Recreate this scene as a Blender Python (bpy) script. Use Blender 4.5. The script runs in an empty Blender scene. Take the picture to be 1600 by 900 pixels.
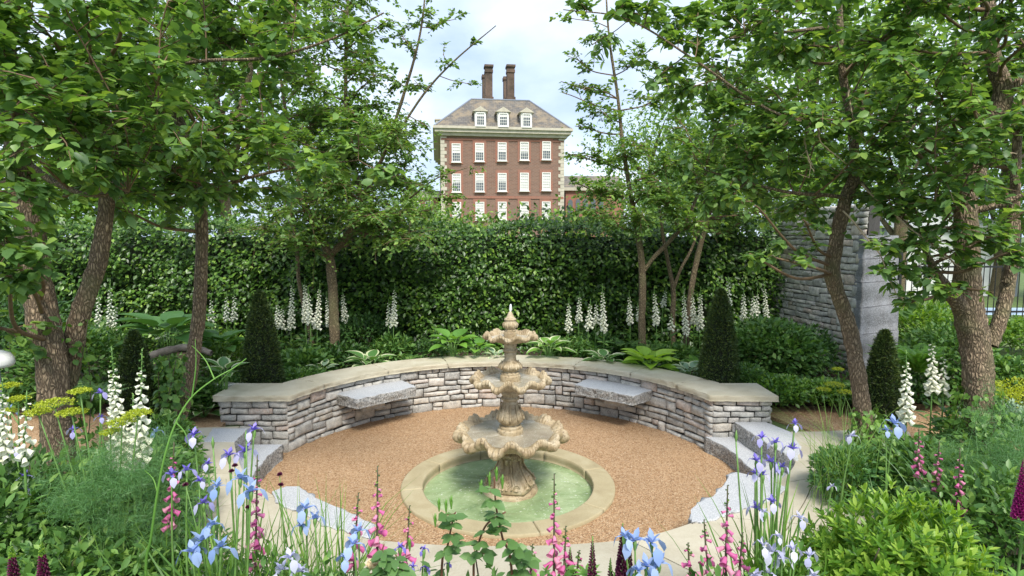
import bpy, math, random
import numpy as np
from mathutils import Vector, noise as mnoise
sc = bpy.context.scene
col = sc.collection
R = math.radians
rng = np.random.default_rng(7); random.seed(7)

# ---------------- camera, sky, sun, exposure ----------------
F = 900.0; HC = 2.2; PITCH = math.atan(80/900.0)
cam = bpy.data.cameras.new('camera'); camo = bpy.data.objects.new('camera', cam); col.objects.link(camo)
cam.sensor_width = 36; cam.lens = 36*F/1600; cam.clip_end = 6000; cam.clip_start = 0.05
camo.location = (0, 0, HC); camo.rotation_euler = (math.pi/2-PITCH, 0, 0)
sc.camera = camo
SUN_EL, SUN_AZ = 52, 165       # azimuth measured clockwise from +Y
w = bpy.data.worlds.new('World'); sc.world = w; w.use_nodes = True
nt = w.node_tree; nt.nodes.clear(); N = nt.nodes.new; LK = nt.links.new
out = N('ShaderNodeOutputWorld'); bg = N('ShaderNodeBackground'); bg.inputs[1].default_value = 0.12
sky = N('ShaderNodeTexSky'); sky.sky_type = 'NISHITA'; sky.sun_disc = False
sky.sun_elevation = R(SUN_EL); sky.sun_rotation = R(SUN_AZ); sky.air_density = 1.0; sky.dust_density = 2.0
tc = N('ShaderNodeTexCoord'); mp = N('ShaderNodeMapping'); mp.inputs['Scale'].default_value = (1.0, 1.0, 2.6); mp.inputs['Location'].default_value = (0.35, 0.2, 0.1)
nz = N('ShaderNodeTexNoise'); nz.inputs['Scale'].default_value = 2.3; nz.inputs['Detail'].default_value = 7; nz.inputs['Roughness'].default_value = 0.52; nz.inputs['Distortion'].default_value = 0.3
cr = N('ShaderNodeValToRGB')
els = cr.color_ramp.elements
els[0].position = 0.34; els[0].color = (2.8, 3.6, 5.0, 1)
els[1].position = 0.66; els[1].color = (5.5, 5.9, 6.5, 1)
e = els.new(0.5); e.color = (4.0, 4.7, 5.8, 1)
mx = N('ShaderNodeMix'); mx.data_type = 'RGBA'; mx.inputs[0].default_value = 0.88
LK(tc.outputs['Generated'], mp.inputs[0]); LK(mp.outputs[0], nz.inputs[0]); LK(nz.outputs[0], cr.inputs[0])
LK(sky.outputs[0], mx.inputs[6]); LK(cr.outputs[0], mx.inputs[7]); LK(mx.outputs[2], bg.inputs[0]); LK(bg.outputs[0], out.inputs[0])
sl = bpy.data.lights.new('sun', 'SUN'); sl.energy = 2.6; sl.angle = R(16); sl.color = (1, .95, .87)
so = bpy.data.objects.new('sun', sl); col.objects.link(so)
sd = Vector((math.sin(R(SUN_AZ))*math.cos(R(SUN_EL)), math.cos(R(SUN_AZ))*math.cos(R(SUN_EL)), math.sin(R(SUN_EL))))
so.rotation_euler = sd.to_track_quat('Z', 'Y').to_euler(); so.location = (0, 0, 30)
vs = sc.view_settings; vs.view_transform = 'Standard'; vs.look = 'None'; vs.exposure = 0.97; vs.gamma = 1; vs.use_curve_mapping = False
sc.render.engine = 'CYCLES'
sc.cycles.max_bounces = 6; sc.cycles.diffuse_bounces = 4; sc.cycles.transmission_bounces = 4; sc.cycles.transparent_max_bounces = 4

# ---------------- photo ray helpers (turn a photo pixel into a real point) ----------------
def ray(x, y):
    a = (x-800)/F; b = -(y-450)/F
    return (a, math.cos(PITCH)+b*math.sin(PITCH), -math.sin(PITCH)+b*math.cos(PITCH))
def G(x, y, z):
    r = ray(x, y); t = (z-HC)/r[2]; return Vector((r[0]*t, r[1]*t, z))
def A(x, y, Y):
    r = ray(x, y); t = Y/r[1]; return Vector((r[0]*t, Y, HC+r[2]*t))

# ---------------- scene bookkeeping ----------------
def tag(o, label=None, cat=None, group=None, kind=None):
    if label: o['label'] = label
    if cat: o['category'] = cat
    if group: o['group'] = group
    if kind: o['kind'] = kind
    return o
def thing(name, label, cat, loc=(0, 0, 0), group=None):
    o = bpy.data.objects.new(name, None); col.objects.link(o); o.location = loc; o.empty_display_size = .1
    return tag(o, label, cat, group)
class MB:
    def __init__(s): s.V = []; s.F = []; s.M = []; s.S = []; s.n = 0
    def add(s, V, Fc, mat=0, smooth=True):
        V = np.asarray(V, float).reshape(-1, 3)
        if len(V) == 0: return
        if isinstance(Fc, np.ndarray): groups = [Fc]
        else:
            d = {}
            for f in Fc: d.setdefault(len(f), []).append(f)
            groups = [np.array(v, int) for v in d.values()]
        for g in groups:
            s.F.append(g+s.n)
            m = mat if isinstance(mat, np.ndarray) else np.full(len(g), mat, int)
            s.M.append(m); s.S.append(np.full(len(g), smooth, bool))
        s.V.append(V); s.n += len(V)
    def build(s, name, mats, parent=None):
        me = bpy.data.meshes.new(name)
        if s.V:
            V = np.concatenate(s.V)
            if parent is not None: V = V-np.array(parent_world(parent))
            me.vertices.add(len(V)); me.vertices.foreach_set('co', V.astype(np.float32).ravel())
            tot = sum(f.size for f in s.F); nf = sum(len(f) for f in s.F)
            me.loops.add(tot); me.loops.foreach_set('vertex_index', np.concatenate([f.ravel() for f in s.F]).astype(np.int32))
            st = []; k = 0
            for f in s.F:
                st.append(k+np.arange(len(f))*f.shape[1]); k += f.size
            me.polygons.add(nf); me.polygons.foreach_set('loop_start', np.concatenate(st).astype(np.int32))
            me.polygons.foreach_set('material_index', np.concatenate(s.M).astype(np.int32))
            me.polygons.foreach_set('use_smooth', np.concatenate(s.S))
            me.update(calc_edges=True); me.validate()
        if not isinstance(mats, (list, tuple)): mats = [mats]
        for m in mats: me.materials.append(m)
        o = bpy.data.objects.new(name, me); col.objects.link(o)
        if parent is not None: o.parent = parent
        return o
def parent_world(p):
    v = Vector((0, 0, 0))
    while p is not None: v += p.location; p = p.parent
    return v
def nrm(a): return a/np.maximum(np.linalg.norm(a, axis=-1, keepdims=True), 1e-9)
def scatter(mb, T, P, D, Nn, L, W, mat=0):
    """instance template T=(verts,faces[,mats]) at P along D, facing Nn"""
    tv, tf = T[0], T[1]; P = np.asarray(P, float)
    if len(P) == 0: return
    D = nrm(np.asarray(D, float)); S = nrm(np.cross(D, np.asarray(Nn, float))); U = np.cross(S, D)
    L = np.broadcast_to(np.asarray(L, float), (len(P),)); W = np.broadcast_to(np.asarray(W, float), (len(P),))
    V = (P[:, None]+tv[None, :, 0:1]*(L[:, None]*D)[:, None]+tv[None, :, 1:2]*(W[:, None]*S)[:, None]+tv[None, :, 2:3]*(W[:, None]*U)[:, None])
    nv = len(tv); base = (np.arange(len(P))*nv)[:, None, None]
    if isinstance(tf, tuple): fl = list(tf)
    else: fl = [tf]
    first = True
    for k, f in enumerate(fl):
        FF = (f[None]+base).reshape(-1, f.shape[1])
        m = np.tile(T[2][k], len(P)) if len(T) > 2 else mat
        if first: mb.add(V.reshape(-1, 3), FF, m); first = False; off = mb.n-V.shape[0]*nv
        else:
            mb.F.append(FF+off); mb.M.append(m if isinstance(m, np.ndarray) else np.full(len(FF), m, int)); mb.S.append(np.full(len(FF), True))
# leaf templates
def leafT(fold=.25, droop=.25, wmax=.5):
    p = [(0, 0), (.3, .42), (.62, .44), (1, 0)]
    v = [(0, 0, 0), (.3, -wmax*.86, fold*.5-droop*.1), (.3, 0, -droop*.09), (.3, wmax*.86, fold*.5-droop*.1), (.65, -wmax*.84, fold*.45-droop*.5), (.65, 0, -droop*.42), (.65, wmax*.84, fold*.45-droop*.5), (1, 0, -droop)]
    f = np.array([(0, 3, 2), (0, 2, 1), (2, 3, 6), (2, 6, 5), (1, 2, 5), (1, 5, 4), (5, 6, 7), (4, 5, 7)])
    return (np.array(v), f)
LEAF = leafT(); LEAF_FLAT = leafT(.1, .1)
LEAF2 = (np.array([(0, 0, 0), (.45, -.5, .12), (1, 0, -.1), (.45, .5, .12)], float), np.array([(0, 3, 2), (0, 2, 1)]))
NEEDLE = (np.array([(0, -.5, 0), (0, .5, 0), (1, 0, 0)], float), np.array([(0, 1, 2)]))
def bladeT(seg=6, droop=.5, fold=.2, tipw=.0):
    v = []; f = []
    for i in range(seg+1):
        u = i/seg; wd = .5*(1-u**2.2)+.02
        for s in (-1, 0, 1): v.append((u-.18*droop*u*u, s*wd, abs(s)*fold*wd-0))
    v = np.array(v); f = []
    for i in range(seg):
        for j in range(2): f.append((i*3+j, i*3+j+1, i*3+j+4, i*3+j+3))
    return (v, np.array(f))
def tube(mb, pts, rad, sides=6, mat=0, cap=True):
    pts = np.asarray([tuple(p) for p in pts], float); n = len(pts); rad = np.broadcast_to(np.asarray(rad, float), (n,))
    t = np.gradient(pts, axis=0); t = nrm(t)
    ref = np.array((0, 0, 1.)) if abs(t[0][2]) < .9 else np.array((1., 0, 0))
    X = nrm(np.cross(t, ref)); 
    for i in range(1, n):
        x = X[i-1]-t[i]*np.dot(X[i-1], t[i]); X[i] = x/max(np.linalg.norm(x), 1e-9)
    Yv = np.cross(t, X); a = np.arange(sides)/sides*2*np.pi
    V = pts[:, None]+rad[:, None, None]*(np.cos(a)[None, :, None]*X[:, None]+np.sin(a)[None, :, None]*Yv[:, None])
    F_ = []
    i, j = np.meshgrid(np.arange(n-1), np.arange(sides), indexing='ij'); j2 = (j+1) % sides
    Q = np.stack([i*sides+j, i*sides+j2, (i+1)*sides+j2, (i+1)*sides+j], -1).reshape(-1, 4)
    mb.add(V.reshape(-1, 3), Q, mat)
    if cap and sides > 2:
        mb.F.append(np.array([[mb.n-sides+k for k in range(sides)]])); mb.M.append(np.array([mat])); mb.S.append(np.array([False]))
def box(mb, x0, x1, y0, y1, z0, z1, mat=0, T=None):
    V = np.array([(x, y, z) for z in (z0, z1) for y in (y0, y1) for x in (x0, x1)], float)
    if T is not None: V = T(V)
    mb.add(V, np.array([(0, 2, 3, 1), (4, 5, 7, 6), (0, 1, 5, 4), (2, 6, 7, 3), (0, 4, 6, 2), (1, 3, 7, 5)]), mat, False)
def prism(mb, poly, z0, z1, mat=0, side=None, jit=0, T=None):
    n = len(poly); V = [(p[0], p[1], z0) for p in poly]+[(p[0], p[1], z1) for p in poly]
    V = np.array(V, float)
    if T is not None: V = T(V)
    mb.add(V, [tuple(range(n, 2*n))], mat, False)
    off = mb.n-2*n; q = np.array([(i, (i+1) % n, n+(i+1) % n, n+i) for i in range(n)])+off
    mb.F.append(q); mb.M.append(np.full(n, mat if side is None else side)); mb.S.append(np.full(n, False))
    mb.F.append(np.array([list(range(n-1, -1, -1))])+off); mb.M.append(np.array([mat])); mb.S.append(np.array([False]))
def lathe(mb, prof, c, segs=48, mat=0, fn=None):
    """prof list of (r,z); fn(theta array, i, r, z)->(r,z) arrays"""
    n = len(prof); th = np.arange(segs)/segs*2*np.pi; V = np.zeros((n, segs, 3))
    for i, (r, z) in enumerate(prof):
        rr, zz = (np.full(segs, r), np.full(segs, z)) if fn is None else fn(th, i, r, z)
        V[i, :, 0] = c[0]+rr*np.cos(th); V[i, :, 1] = c[1]+rr*np.sin(th); V[i, :, 2] = c[2]+zz
    i, j = np.meshgrid(np.arange(n-1), np.arange(segs), indexing='ij'); j2 = (j+1) % segs
    mb.add(V.reshape(-1, 3), np.stack([i*segs+j, i*segs+j2, (i+1)*segs+j2, (i+1)*segs+j], -1).reshape(-1, 4), mat)
def spline(pts, n):
    pts = np.asarray([tuple(p) for p in pts], float); m = len(pts)
    if m == 2: return pts[0]+(pts[1]-pts[0])*np.linspace(0, 1, n)[:, None]
    P = np.vstack([2*pts[0]-pts[1], pts, 2*pts[-1]-pts[-2]]); o = []
    for u in np.linspace(0, m-1, n):
        k = min(int(u), m-2); t = u-k; a, b, c, d = P[k:k+4]
        o.append(.5*((2*b)+(-a+c)*t+(2*a-5*b+4*c-d)*t*t+(-a+3*b-3*c+d)*t**3))
    return np.array(o)

# ---------------- materials ----------------
def mat(name):
    m = bpy.data.materials.new(name); m.use_nodes = True; n = m.node_tree.nodes; n.clear()
    o = n.new('ShaderNodeOutputMaterial'); b = n.new('ShaderNodeBsdfPrincipled'); m.node_tree.links.new(b.outputs[0], o.inputs[0])
    return m, m.node_tree, b, o
def ramp(t, src, stops):
    r = t.nodes.new('ShaderNodeValToRGB'); e = r.color_ramp.elements
    while len(e) < len(stops): e.new(.5)
    for k, (p, c) in enumerate(stops): e[k].position = p; e[k].color = (*c, 1)
    t.links.new(src, r.inputs[0]); return r.outputs[0]
def noise(t, sc_, det=5, rough=.55, vec=None, kind='noise', dist=0):
    n = t.nodes.new('ShaderNodeTexNoise' if kind == 'noise' else 'ShaderNodeTexVoronoi'); n.inputs['Scale'].default_value = sc_
    if kind == 'noise': n.inputs['Detail'].default_value = det; n.inputs['Roughness'].default_value = rough; n.inputs['Distortion'].default_value = dist
    if vec is None:
        g = t.nodes.new('ShaderNodeNewGeometry'); vec = g.outputs['Position']
    t.links.new(vec, n.inputs[0]); return n
def scaled(t, s):
    g = t.nodes.new('ShaderNodeNewGeometry'); m = t.nodes.new('ShaderNodeMapping'); m.inputs['Scale'].default_value = s
    t.links.new(g.outputs['Position'], m.inputs[0]); return m.outputs[0]
def mixc(t, f, a, b, mode='MIX'):
    m = t.nodes.new('ShaderNodeMix'); m.data_type = 'RGBA'; m.blend_type = mode
    for i, x in ((0, f), (6, a), (7, b)):
        if isinstance(x, (int, float)): m.inputs[i].default_value = x
        elif isinstance(x, tuple): m.inputs[i].default_value = (*x, 1)
        else: t.links.new(x, m.inputs[i])
    return m.outputs[2]
def bump(t, b, h, dist=.01, st=.6):
    n = t.nodes.new('ShaderNodeBump'); n.inputs['Distance'].default_value = dist; n.inputs['Strength'].default_value = st
    t.links.new(h, n.inputs['Height']); t.links.new(n.outputs[0], b.inputs['Normal'])
def leafmat(name, stops, transl=.35, rough=.42, spec=.4, tt=(1.5, 1.45, .6)):
    m, t, b, o = mat(name); g = t.nodes.new('ShaderNodeNewGeometry')
    c = ramp(t, g.outputs['Random Per Island'], stops)
    n = noise(t, 1.6, 2); c = mixc(t, n.outputs[0], mixc(t, 1.0, c, (.72, .78, .7), 'MULTIPLY'), mixc(t, 1.0, c, (1.25, 1.2, 1.05), 'MULTIPLY'))
    t.links.new(c, b.inputs['Base Color']); b.inputs['Roughness'].default_value = rough; b.inputs['Specular IOR Level'].default_value = spec
    tr = t.nodes.new('ShaderNodeBsdfTranslucent'); t.links.new(mixc(t, 1.0, c, tt, 'MULTIPLY'), tr.inputs[0])
    ms = t.nodes.new('ShaderNodeMixShader'); ms.inputs[0].default_value = transl
    t.links.new(b.outputs[0], ms.inputs[1]); t.links.new(tr.outputs[0], ms.inputs[2]); t.links.new(ms.outputs[0], o.inputs[0])
    return m
def plain(name, c, rough=.6, var=.25, nscale=30, bumpd=0, spec=.4, metal=0):
    m, t, b, o = mat(name); n = noise(t, nscale, 5)
    cc = ramp(t, n.outputs[0], [(.3, tuple(x*(1-var) for x in c)), (.7, tuple(min(1, x*(1+var)) for x in c))])
    t.links.new(cc, b.inputs['Base Color']); b.inputs['Roughness'].default_value = rough; b.inputs['Specular IOR Level'].default_value = spec; b.inputs['Metallic'].default_value = metal
    if bumpd: bump(t, b, n.outputs[0], bumpd)
    return m
M = {}
# foliage palette
M['elm'] = leafmat('elm_leaf', [(0, (.07, .145, .055)), (.5, (.115, .22, .075)), (.88, (.165, .30, .095)), (1, (.30, .44, .10))], .42)
M['elm_b'] = leafmat('elm_leaf_bright', [(0, (.12, .22, .06)), (.6, (.19, .33, .085)), (1, (.33, .48, .11))], .4)
M['cherry'] = leafmat('small_leaf', [(0, (.08, .16, .055)), (.5, (.13, .245, .075)), (1, (.24, .37, .11))], .38)
M['hedge'] = leafmat('hedge_leaf', [(0, (.022, .06, .012)), (.5, (.06, .14, .024)), (.85, (.12, .24, .04)), (1, (.24, .38, .06))], .25, .38, .5)
M['far'] = leafmat('far_leaf', [(0, (0.081, 0.172, 0.034)), (.6, (0.149, 0.287, 0.052)), (1, (0.276, 0.414, 0.069))], .4)
M['yew'] = leafmat('yew_needle', [(0, (.025, .05, .016)), (.6, (.055, .10, .028)), (1, (.15, .20, .05))], .1, .5)
M['lush'] = leafmat('border_leaf', [(0, (.045, .115, .03)), (.4, (.085, .19, .05)), (.8, (.14, .27, .07)), (1, (.24, .38, .10))], .3)
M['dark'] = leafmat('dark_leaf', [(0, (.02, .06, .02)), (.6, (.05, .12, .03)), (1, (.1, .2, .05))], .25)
M['lime'] = leafmat('lime_leaf', [(0, (.06, .16, .025)), (.35, (.15, .30, .04)), (.75, (.24, .40, .055)), (1, (.38, .52, .10))], .4)
M['limeold'] = leafmat('glossy_leaf', [(0, (.06, .15, .03)), (.6, (.12, .25, .04)), (1, (.22, .36, .05))], .25, .3, .5)
M['hosta'] = leafmat('hosta_leaf', [(0, (.10, .25, .05)), (1, (.2, .4, .08))], .35)
M['hostad'] = leafmat('hosta_green', [(0, (.08, .2, .06)), (1, (.13, .28, .08))], .3)
M['hostay'] = leafmat('hosta_gold', [(0, (.28, .48, .06)), (1, (.4, .6, .1))], .4)
M['cream'] = leafmat('cream_margin', [(0, (.6, .66, .42)), (1, (.72, .76, .55))], .3, tt=(1, 1, 1))
M['silver'] = leafmat('silver_leaf', [(0, (.2, .32, .22)), (1, (.34, .46, .34))], .25, tt=(1, 1, 1))
M['fern'] = leafmat('fern_leaf', [(0, (.1, .24, .04)), (1, (.2, .4, .07))], .4)
M['fennel'] = leafmat('fennel_leaf', [(0, (.07, .18, .07)), (1, (.16, .32, .13))], .35)
M['blade'] = leafmat('blade_leaf', [(0, (.07, .18, .03)), (.7, (.14, .29, .05)), (1, (.26, .42, .08))], .35)
M['grass'] = leafmat('grass_blade', [(0, (.1, .22, .04)), (1, (.26, .42, .1))], .35)
M['rose'] = leafmat('rose_leaf', [(0, (.08, .17, .06)), (1, (.15, .28, .10))], .35)
M['ivy'] = leafmat('ivy_leaf', [(0, (.07, .17, .03)), (1, (.2, .36, .07))], .3)
M['umbel'] = leafmat('umbel_yellow', [(0, (.30, .38, .03)), (1, (.55, .6, .07))], .35)
M['stem'] = plain('green_stem', (.13, .25, .06), .5)
M['stemd'] = plain('dark_stem', (.09, .08, .045), .6)
M['stemr'] = plain('red_stem', (.16, .07, .04), .5)
M['white'] = leafmat('white_petal', [(0, (.80, .81, .72)), (1, (.86, .86, .82))], .15, .5, tt=(1, 1, 1))
M['pink'] = leafmat('pink_petal', [(0, (.62, .12, .38)), (.6, (.75, .22, .5)), (1, (.85, .42, .6))], .35, .5, tt=(1, 1, 1))
M['pinkin'] = leafmat('pink_throat', [(0, (.8, .55, .65)), (1, (.9, .7, .75))], .3, tt=(1, 1, 1))
M['blue'] = leafmat('blue_petal', [(0, (.24, .36, .80)), (1, (.42, .53, .9))], .35, .5, tt=(1, 1, 1))
M['pale'] = leafmat('pale_petal', [(0, (.45, .45, .80)), (1, (.68, .68, .9))], .35, .5, tt=(1, 1, 1))
M['violet'] = leafmat('violet_petal', [(0, (.16, .12, .62)), (1, (.3, .24, .8))], .3, .5, tt=(1, 1, 1))
M['lilac'] = leafmat('lilac_petal', [(0, (.36, .33, .78)), (1, (.62, .6, .9))], .3, .5, tt=(1, 1, 1))
M['lupin'] = leafmat('dark_lupin', [(0, (.07, .008, .035)), (1, (.15, .02, .08))], .15, .5, tt=(1, 1, 1))
M['magenta'] = leafmat('magenta_petal', [(0, (.2, .01, .12)), (1, (.36, .02, .2))], .2, .5, tt=(1, 1, 1))
M['rosebud'] = leafmat('rose_petal', [(0, (.85, .72, .55)), (1, (.9, .8, .7))], .3, tt=(1, 1, 1))
M['midrib'] = plain('yellow_marking', (.7, .6, .12))

def m_bark(name, c1, c2, sc_=1.0):
    m, t, b, o = mat(name); v = scaled(t, (1, 1, .33)); n0 = noise(t, 14, 3, vec=v)
    mm = t.nodes.new('ShaderNodeMix'); mm.data_type = 'VECTOR'; mm.inputs[0].default_value = .06
    t.links.new(v, mm.inputs[4]); t.links.new(n0.outputs['Color'], mm.inputs[5])
    vo = t.nodes.new('ShaderNodeTexVoronoi'); vo.feature = 'DISTANCE_TO_EDGE'; vo.inputs['Scale'].default_value = 58*sc_; t.links.new(mm.outputs[1], vo.inputs[0])
    h = ramp(t, vo.outputs['Distance'], [(0, (0, 0, 0)), (.35, (1, 1, 1))])
    n = noise(t, 60, 5); big = noise(t, 3, 3)
    c = mixc(t, h, tuple(x*.35 for x in c1), mixc(t, n.outputs[0], c1, c2)); c = mixc(t, ramp(t, big.outputs[0], [(.5, (0, 0, 0)), (.7, (.5, .5, .5))]), c, (.16, .17, .07))
    t.links.new(c, b.inputs['Base Color']); b.inputs['Roughness'].default_value = .85; bump(t, b, h, .012, .9); return m
M['bark'] = m_bark('elm_bark', (.25, .17, .10), (.50, .39, .26))
M['bark2'] = m_bark('light_bark', (.24, .17, .09), (.44, .36, .22), 1.4)
M['twig'] = plain('twig_bark', (.17, .11, .065), .8)
M['twigl'] = plain('bare_twig', (.42, .33, .22), .8)

def m_stone(k=1.12, name='dry_stone'):
    m, t, b, o = mat(name); g = t.nodes.new('ShaderNodeNewGeometry')
    c = ramp(t, g.outputs['Random Per Island'], [(0, (.24, .235, .215)), (.3, (.36, .35, .32)), (.55, (.45, .44, .405)), (.72, (.40, .35, .28)), (.85, (.52, .50, .47)), (.95, (.42, .33, .27))])
    if k != 1: c = mixc(t, 1., c, (k, k, k), 'MULTIPLY')
    n = noise(t, 14, 8, .65); n2 = noise(t, 90, 4, .7)
    c = mixc(t, ramp(t, n.outputs[0], [(.35, (0, 0, 0)), (.65, (1, 1, 1))]), mixc(t, 1., c, (.55, .55, .55), 'MULTIPLY'), mixc(t, 1., c, (1.3, 1.28, 1.24), 'MULTIPLY'))
    c = mixc(t, ramp(t, n2.outputs[0], [(.4, (0, 0, 0)), (.62, (.6, .6, .6))]), c, (.6, .59, .56))
    t.links.new(c, b.inputs['Base Color']); b.inputs['Roughness'].default_value = .85; bump(t, b, mixc(t, .4, n.outputs[0], n2.outputs[0]), .02, .8); return m
M['stone'] = m_stone()
M['stonel'] = m_stone(1.35, 'pale_dry_stone')
M['core'] = plain('wall_core', (.06, .055, .05), .95, .3, 25, .01)
def m_sand(name, c1, c2, c3, wet=.8):
    m, t, b, o = mat(name); n = noise(t, 3.5, 7, .6, dist=.6); n2 = noise(t, 70, 5, .7)
    g = t.nodes.new('ShaderNodeNewGeometry')
    c = ramp(t, n.outputs[0], [(.3, c1), (.52, c2), (.72, c3)]); c = mixc(t, .25, c, ramp(t, n2.outputs[0], [(.35, c1), (.65, c3)]))
    c = mixc(t, g.outputs['Random Per Island'], mixc(t, 1., c, (.86, .86, .84), 'MULTIPLY'), mixc(t, 1., c, (1.08, 1.07, 1.04), 'MULTIPLY'))
    t.links.new(c, b.inputs['Base Color']); b.inputs['Roughness'].default_value = wet; bump(t, b, mixc(t, .5, n.outputs[0], n2.outputs[0]), .008, .5); return m
M['coping'] = m_sand('sandstone_coping', (.38, .335, .235), (.49, .445, .34), (.56, .53, .43))
M['ring'] = m_sand('pool_sandstone', (.30, .245, .14), (.39, .33, .20), (.46, .41, .28))
M['paving'] = m_sand('paving_stone', (.36, .32, .24), (.45, .41, .32), (.50, .47, .39))
def m_granite(name, lo, hi, k=1):
    m, t, b, o = mat(name); n = noise(t, 120*k, 3, .7); n2 = noise(t, 6, 5, .6); n3 = noise(t, 28, 6, .7)
    c = ramp(t, n.outputs[0], [(.36, lo), (.5, tuple((a+b_)/2 for a, b_ in zip(lo, hi))), (.6, hi)])
    c = mixc(t, ramp(t, n2.outputs[0], [(.4, (0, 0, 0)), (.7, (.35, .35, .35))]), c, (.38, .40, .43))
    t.links.new(c, b.inputs['Base Color']); b.inputs['Roughness'].default_value = .7; bump(t, b, n3.outputs[0], .012 if k == 1 else .02, .5 if k == 1 else 1); return m
M['gtop'] = m_granite('granite_top', (.30, .31, .33), (.56, .565, .57))
M['gside'] = m_granite('granite_rough', (.08, .078, .07), (.50, .48, .44), .5)
M['gdark'] = m_granite('grey_block_stone', (.10, .10, .105), (.26, .26, .265), .6)
def m_fountain():
    m, t, b, o = mat('carved_stone'); n = noise(t, 9, 6, .6); n2 = noise(t, 45, 6, .7)
    c = ramp(t, n.outputs[0], [(.3, (.26, .19, .105)), (.5, (.40, .315, .19)), (.68, (.50, .43, .30))])
    c = mixc(t, ramp(t, n2.outputs[0], [(.36, (.8, .8, .8)), (.48, (0, 0, 0))]), c, (.17, .12, .07))
    t.links.new(c, b.inputs['Base Color']); b.inputs['Roughness'].default_value = .5; bump(t, b, n2.outputs[0], .008, .6); return m
M['fountain'] = m_fountain()
def m_gravel(name, stops):
    m, t, b, o = mat(name); v = noise(t, 85, kind='v'); n = noise(t, 160, 3, .7); big = noise(t, 1.3, 4)
    c = ramp(t, v.outputs['Color'], stops); c = mixc(t, ramp(t, n.outputs[0], [(.34, (.9, .9, .9)), (.46, (0, 0, 0))]), c, (.16, .085, .04))
    c = mixc(t, big.outputs[0], mixc(t, 1., c, (.9, .88, .86), 'MULTIPLY'), mixc(t, 1., c, (1.12, 1.12, 1.12), 'MULTIPLY'))
    t.links.new(c, b.inputs['Base Color']); b.inputs['Roughness'].default_value = .9; bump(t, b, v.outputs['Distance'], .012, .9); return m
M['gravel'] = m_gravel('hoggin_gravel', [(0, (.20, .11, .055)), (.35, (.38, .23, .115)), (.6, (.465, .30, .165)), (1, (.56, .41, .26))])
M['soil'] = plain('dark_soil', (.05, .035, .022), .95, .5, 18, .03)
M['lawn'] = plain('lawn_ground', (.10, .15, .04), .9, .35, 9, .02)
def m_water(name, c1, c2, c3, sc_=9, foam=.0, bd=.006):
    m, t, b, o = mat(name); n = noise(t, sc_, 4, .55, dist=.8); n2 = noise(t, 2.2, 4, .6, dist=.5); n3 = noise(t, sc_*3.2, 3, .6, dist=.4)
    c = ramp(t, n2.outputs[0], [(.36, c1), (.5, c2), (.64, c3)])
    if foam: c = mixc(t, ramp(t, n3.outputs[0], [(.60, (0, 0, 0)), (.72, (foam, foam, foam))]), c, (.8, .82, .74))
    t.links.new(c, b.inputs['Base Color']); b.inputs['Roughness'].default_value = .06; b.inputs['IOR'].default_value = 1.33; b.inputs['Specular IOR Level'].default_value = .5
    bump(t, b, mixc(t, .35, n.outputs[0], n3.outputs[0]), bd, .6); return m
M['water'] = m_water('pool_water', (.15, .22, .10), (.25, .335, .165), (.37, .45, .26), 13, .5, .02)
M['bowlwater'] = m_water('bowl_water', (.26, .22, .16), (.36, .32, .24), (.5, .47, .4), 26, .8, .01)
M['foam'] = plain('water_foam', (.85, .88, .9), .2)
M['dome'] = plain('white_painted', (.8, .8, .78), .35, .03)
M['log'] = plain('weathered_wood', (.2, .165, .13), .85, .5, 12, .02)
# brickwork
def m_brick(name, c1, c2, mort, s=1.0):
    m, t, b, o = mat(name); tcn = t.nodes.new('ShaderNodeTexCoord'); br = t.nodes.new('ShaderNodeTexBrick')
    mp_ = t.nodes.new('ShaderNodeMapping'); mp_.inputs['Rotation'].default_value = (math.pi/2, 0, 0); t.links.new(tcn.outputs['Object'], mp_.inputs[0]); t.links.new(mp_.outputs[0], br.inputs[0])
    br.inputs['Scale'].default_value = 1; br.inputs['Brick Width'].default_value = .46*s; br.inputs['Row Height'].default_value = .15*s; br.inputs['Mortar Size'].default_value = .014
    br.inputs[1].default_value = (*c1, 1); br.inputs[2].default_value = (*c2, 1); br.inputs[3].default_value = (*mort, 1)
    n = noise(t, .7, 6, .7); n2 = noise(t, 5, 4, .7)
    c = mixc(t, ramp(t, n.outputs[0], [(.35, (0, 0, 0)), (.65, (.6, .6, .6))]), br.outputs[0], mixc(t, n2.outputs[0], (.12, .08, .06), (.32, .21, .155)))
    t.links.new(c, b.inputs['Base Color']); b.inputs['Roughness'].default_value = .9; return m
M['brick'] = m_brick('brown_brick', (.22, .115, .078), (.15, .078, .056), (.27, .22, .18))
M['redbrick'] = m_brick('red_brick', (.33, .115, .072), (.28, .095, .06), (.34, .2, .15), .8)
M['chimbrick'] = m_brick('sooty_brick', (.075, .052, .035), (.045, .03, .022), (.07, .06, .05))
def m_roof():
    m, t, b, o = mat('roof_slate'); tcn = t.nodes.new('ShaderNodeTexCoord'); br = t.nodes.new('ShaderNodeTexBrick'); mp_ = t.nodes.new('ShaderNodeMapping'); mp_.inputs['Rotation'].default_value = (math.pi/2, 0, 0)
    t.links.new(tcn.outputs['Object'], mp_.inputs[0]); t.links.new(mp_.outputs[0], br.inputs[0])
    br.inputs['Scale'].default_value = 1; br.inputs['Brick Width'].default_value = .5; br.inputs['Row Height'].default_value = .22; br.inputs['Mortar Size'].default_value = .02
    br.inputs[1].default_value = (.17, .155, .135, 1); br.inputs[2].default_value = (.11, .105, .1, 1); br.inputs[3].default_value = (.07, .06, .05, 1)
    n = noise(t, .9, 7, .75); c = mixc(t, ramp(t, n.outputs[0], [(.45, (0, 0, 0)), (.62, (.8, .8, .8))]), br.outputs[0], (.26, .205, .135))
    t.links.new(c, b.inputs['Base Color']); b.inputs['Roughness'].default_value = .85; return m
M['roof'] = m_roof()
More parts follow.
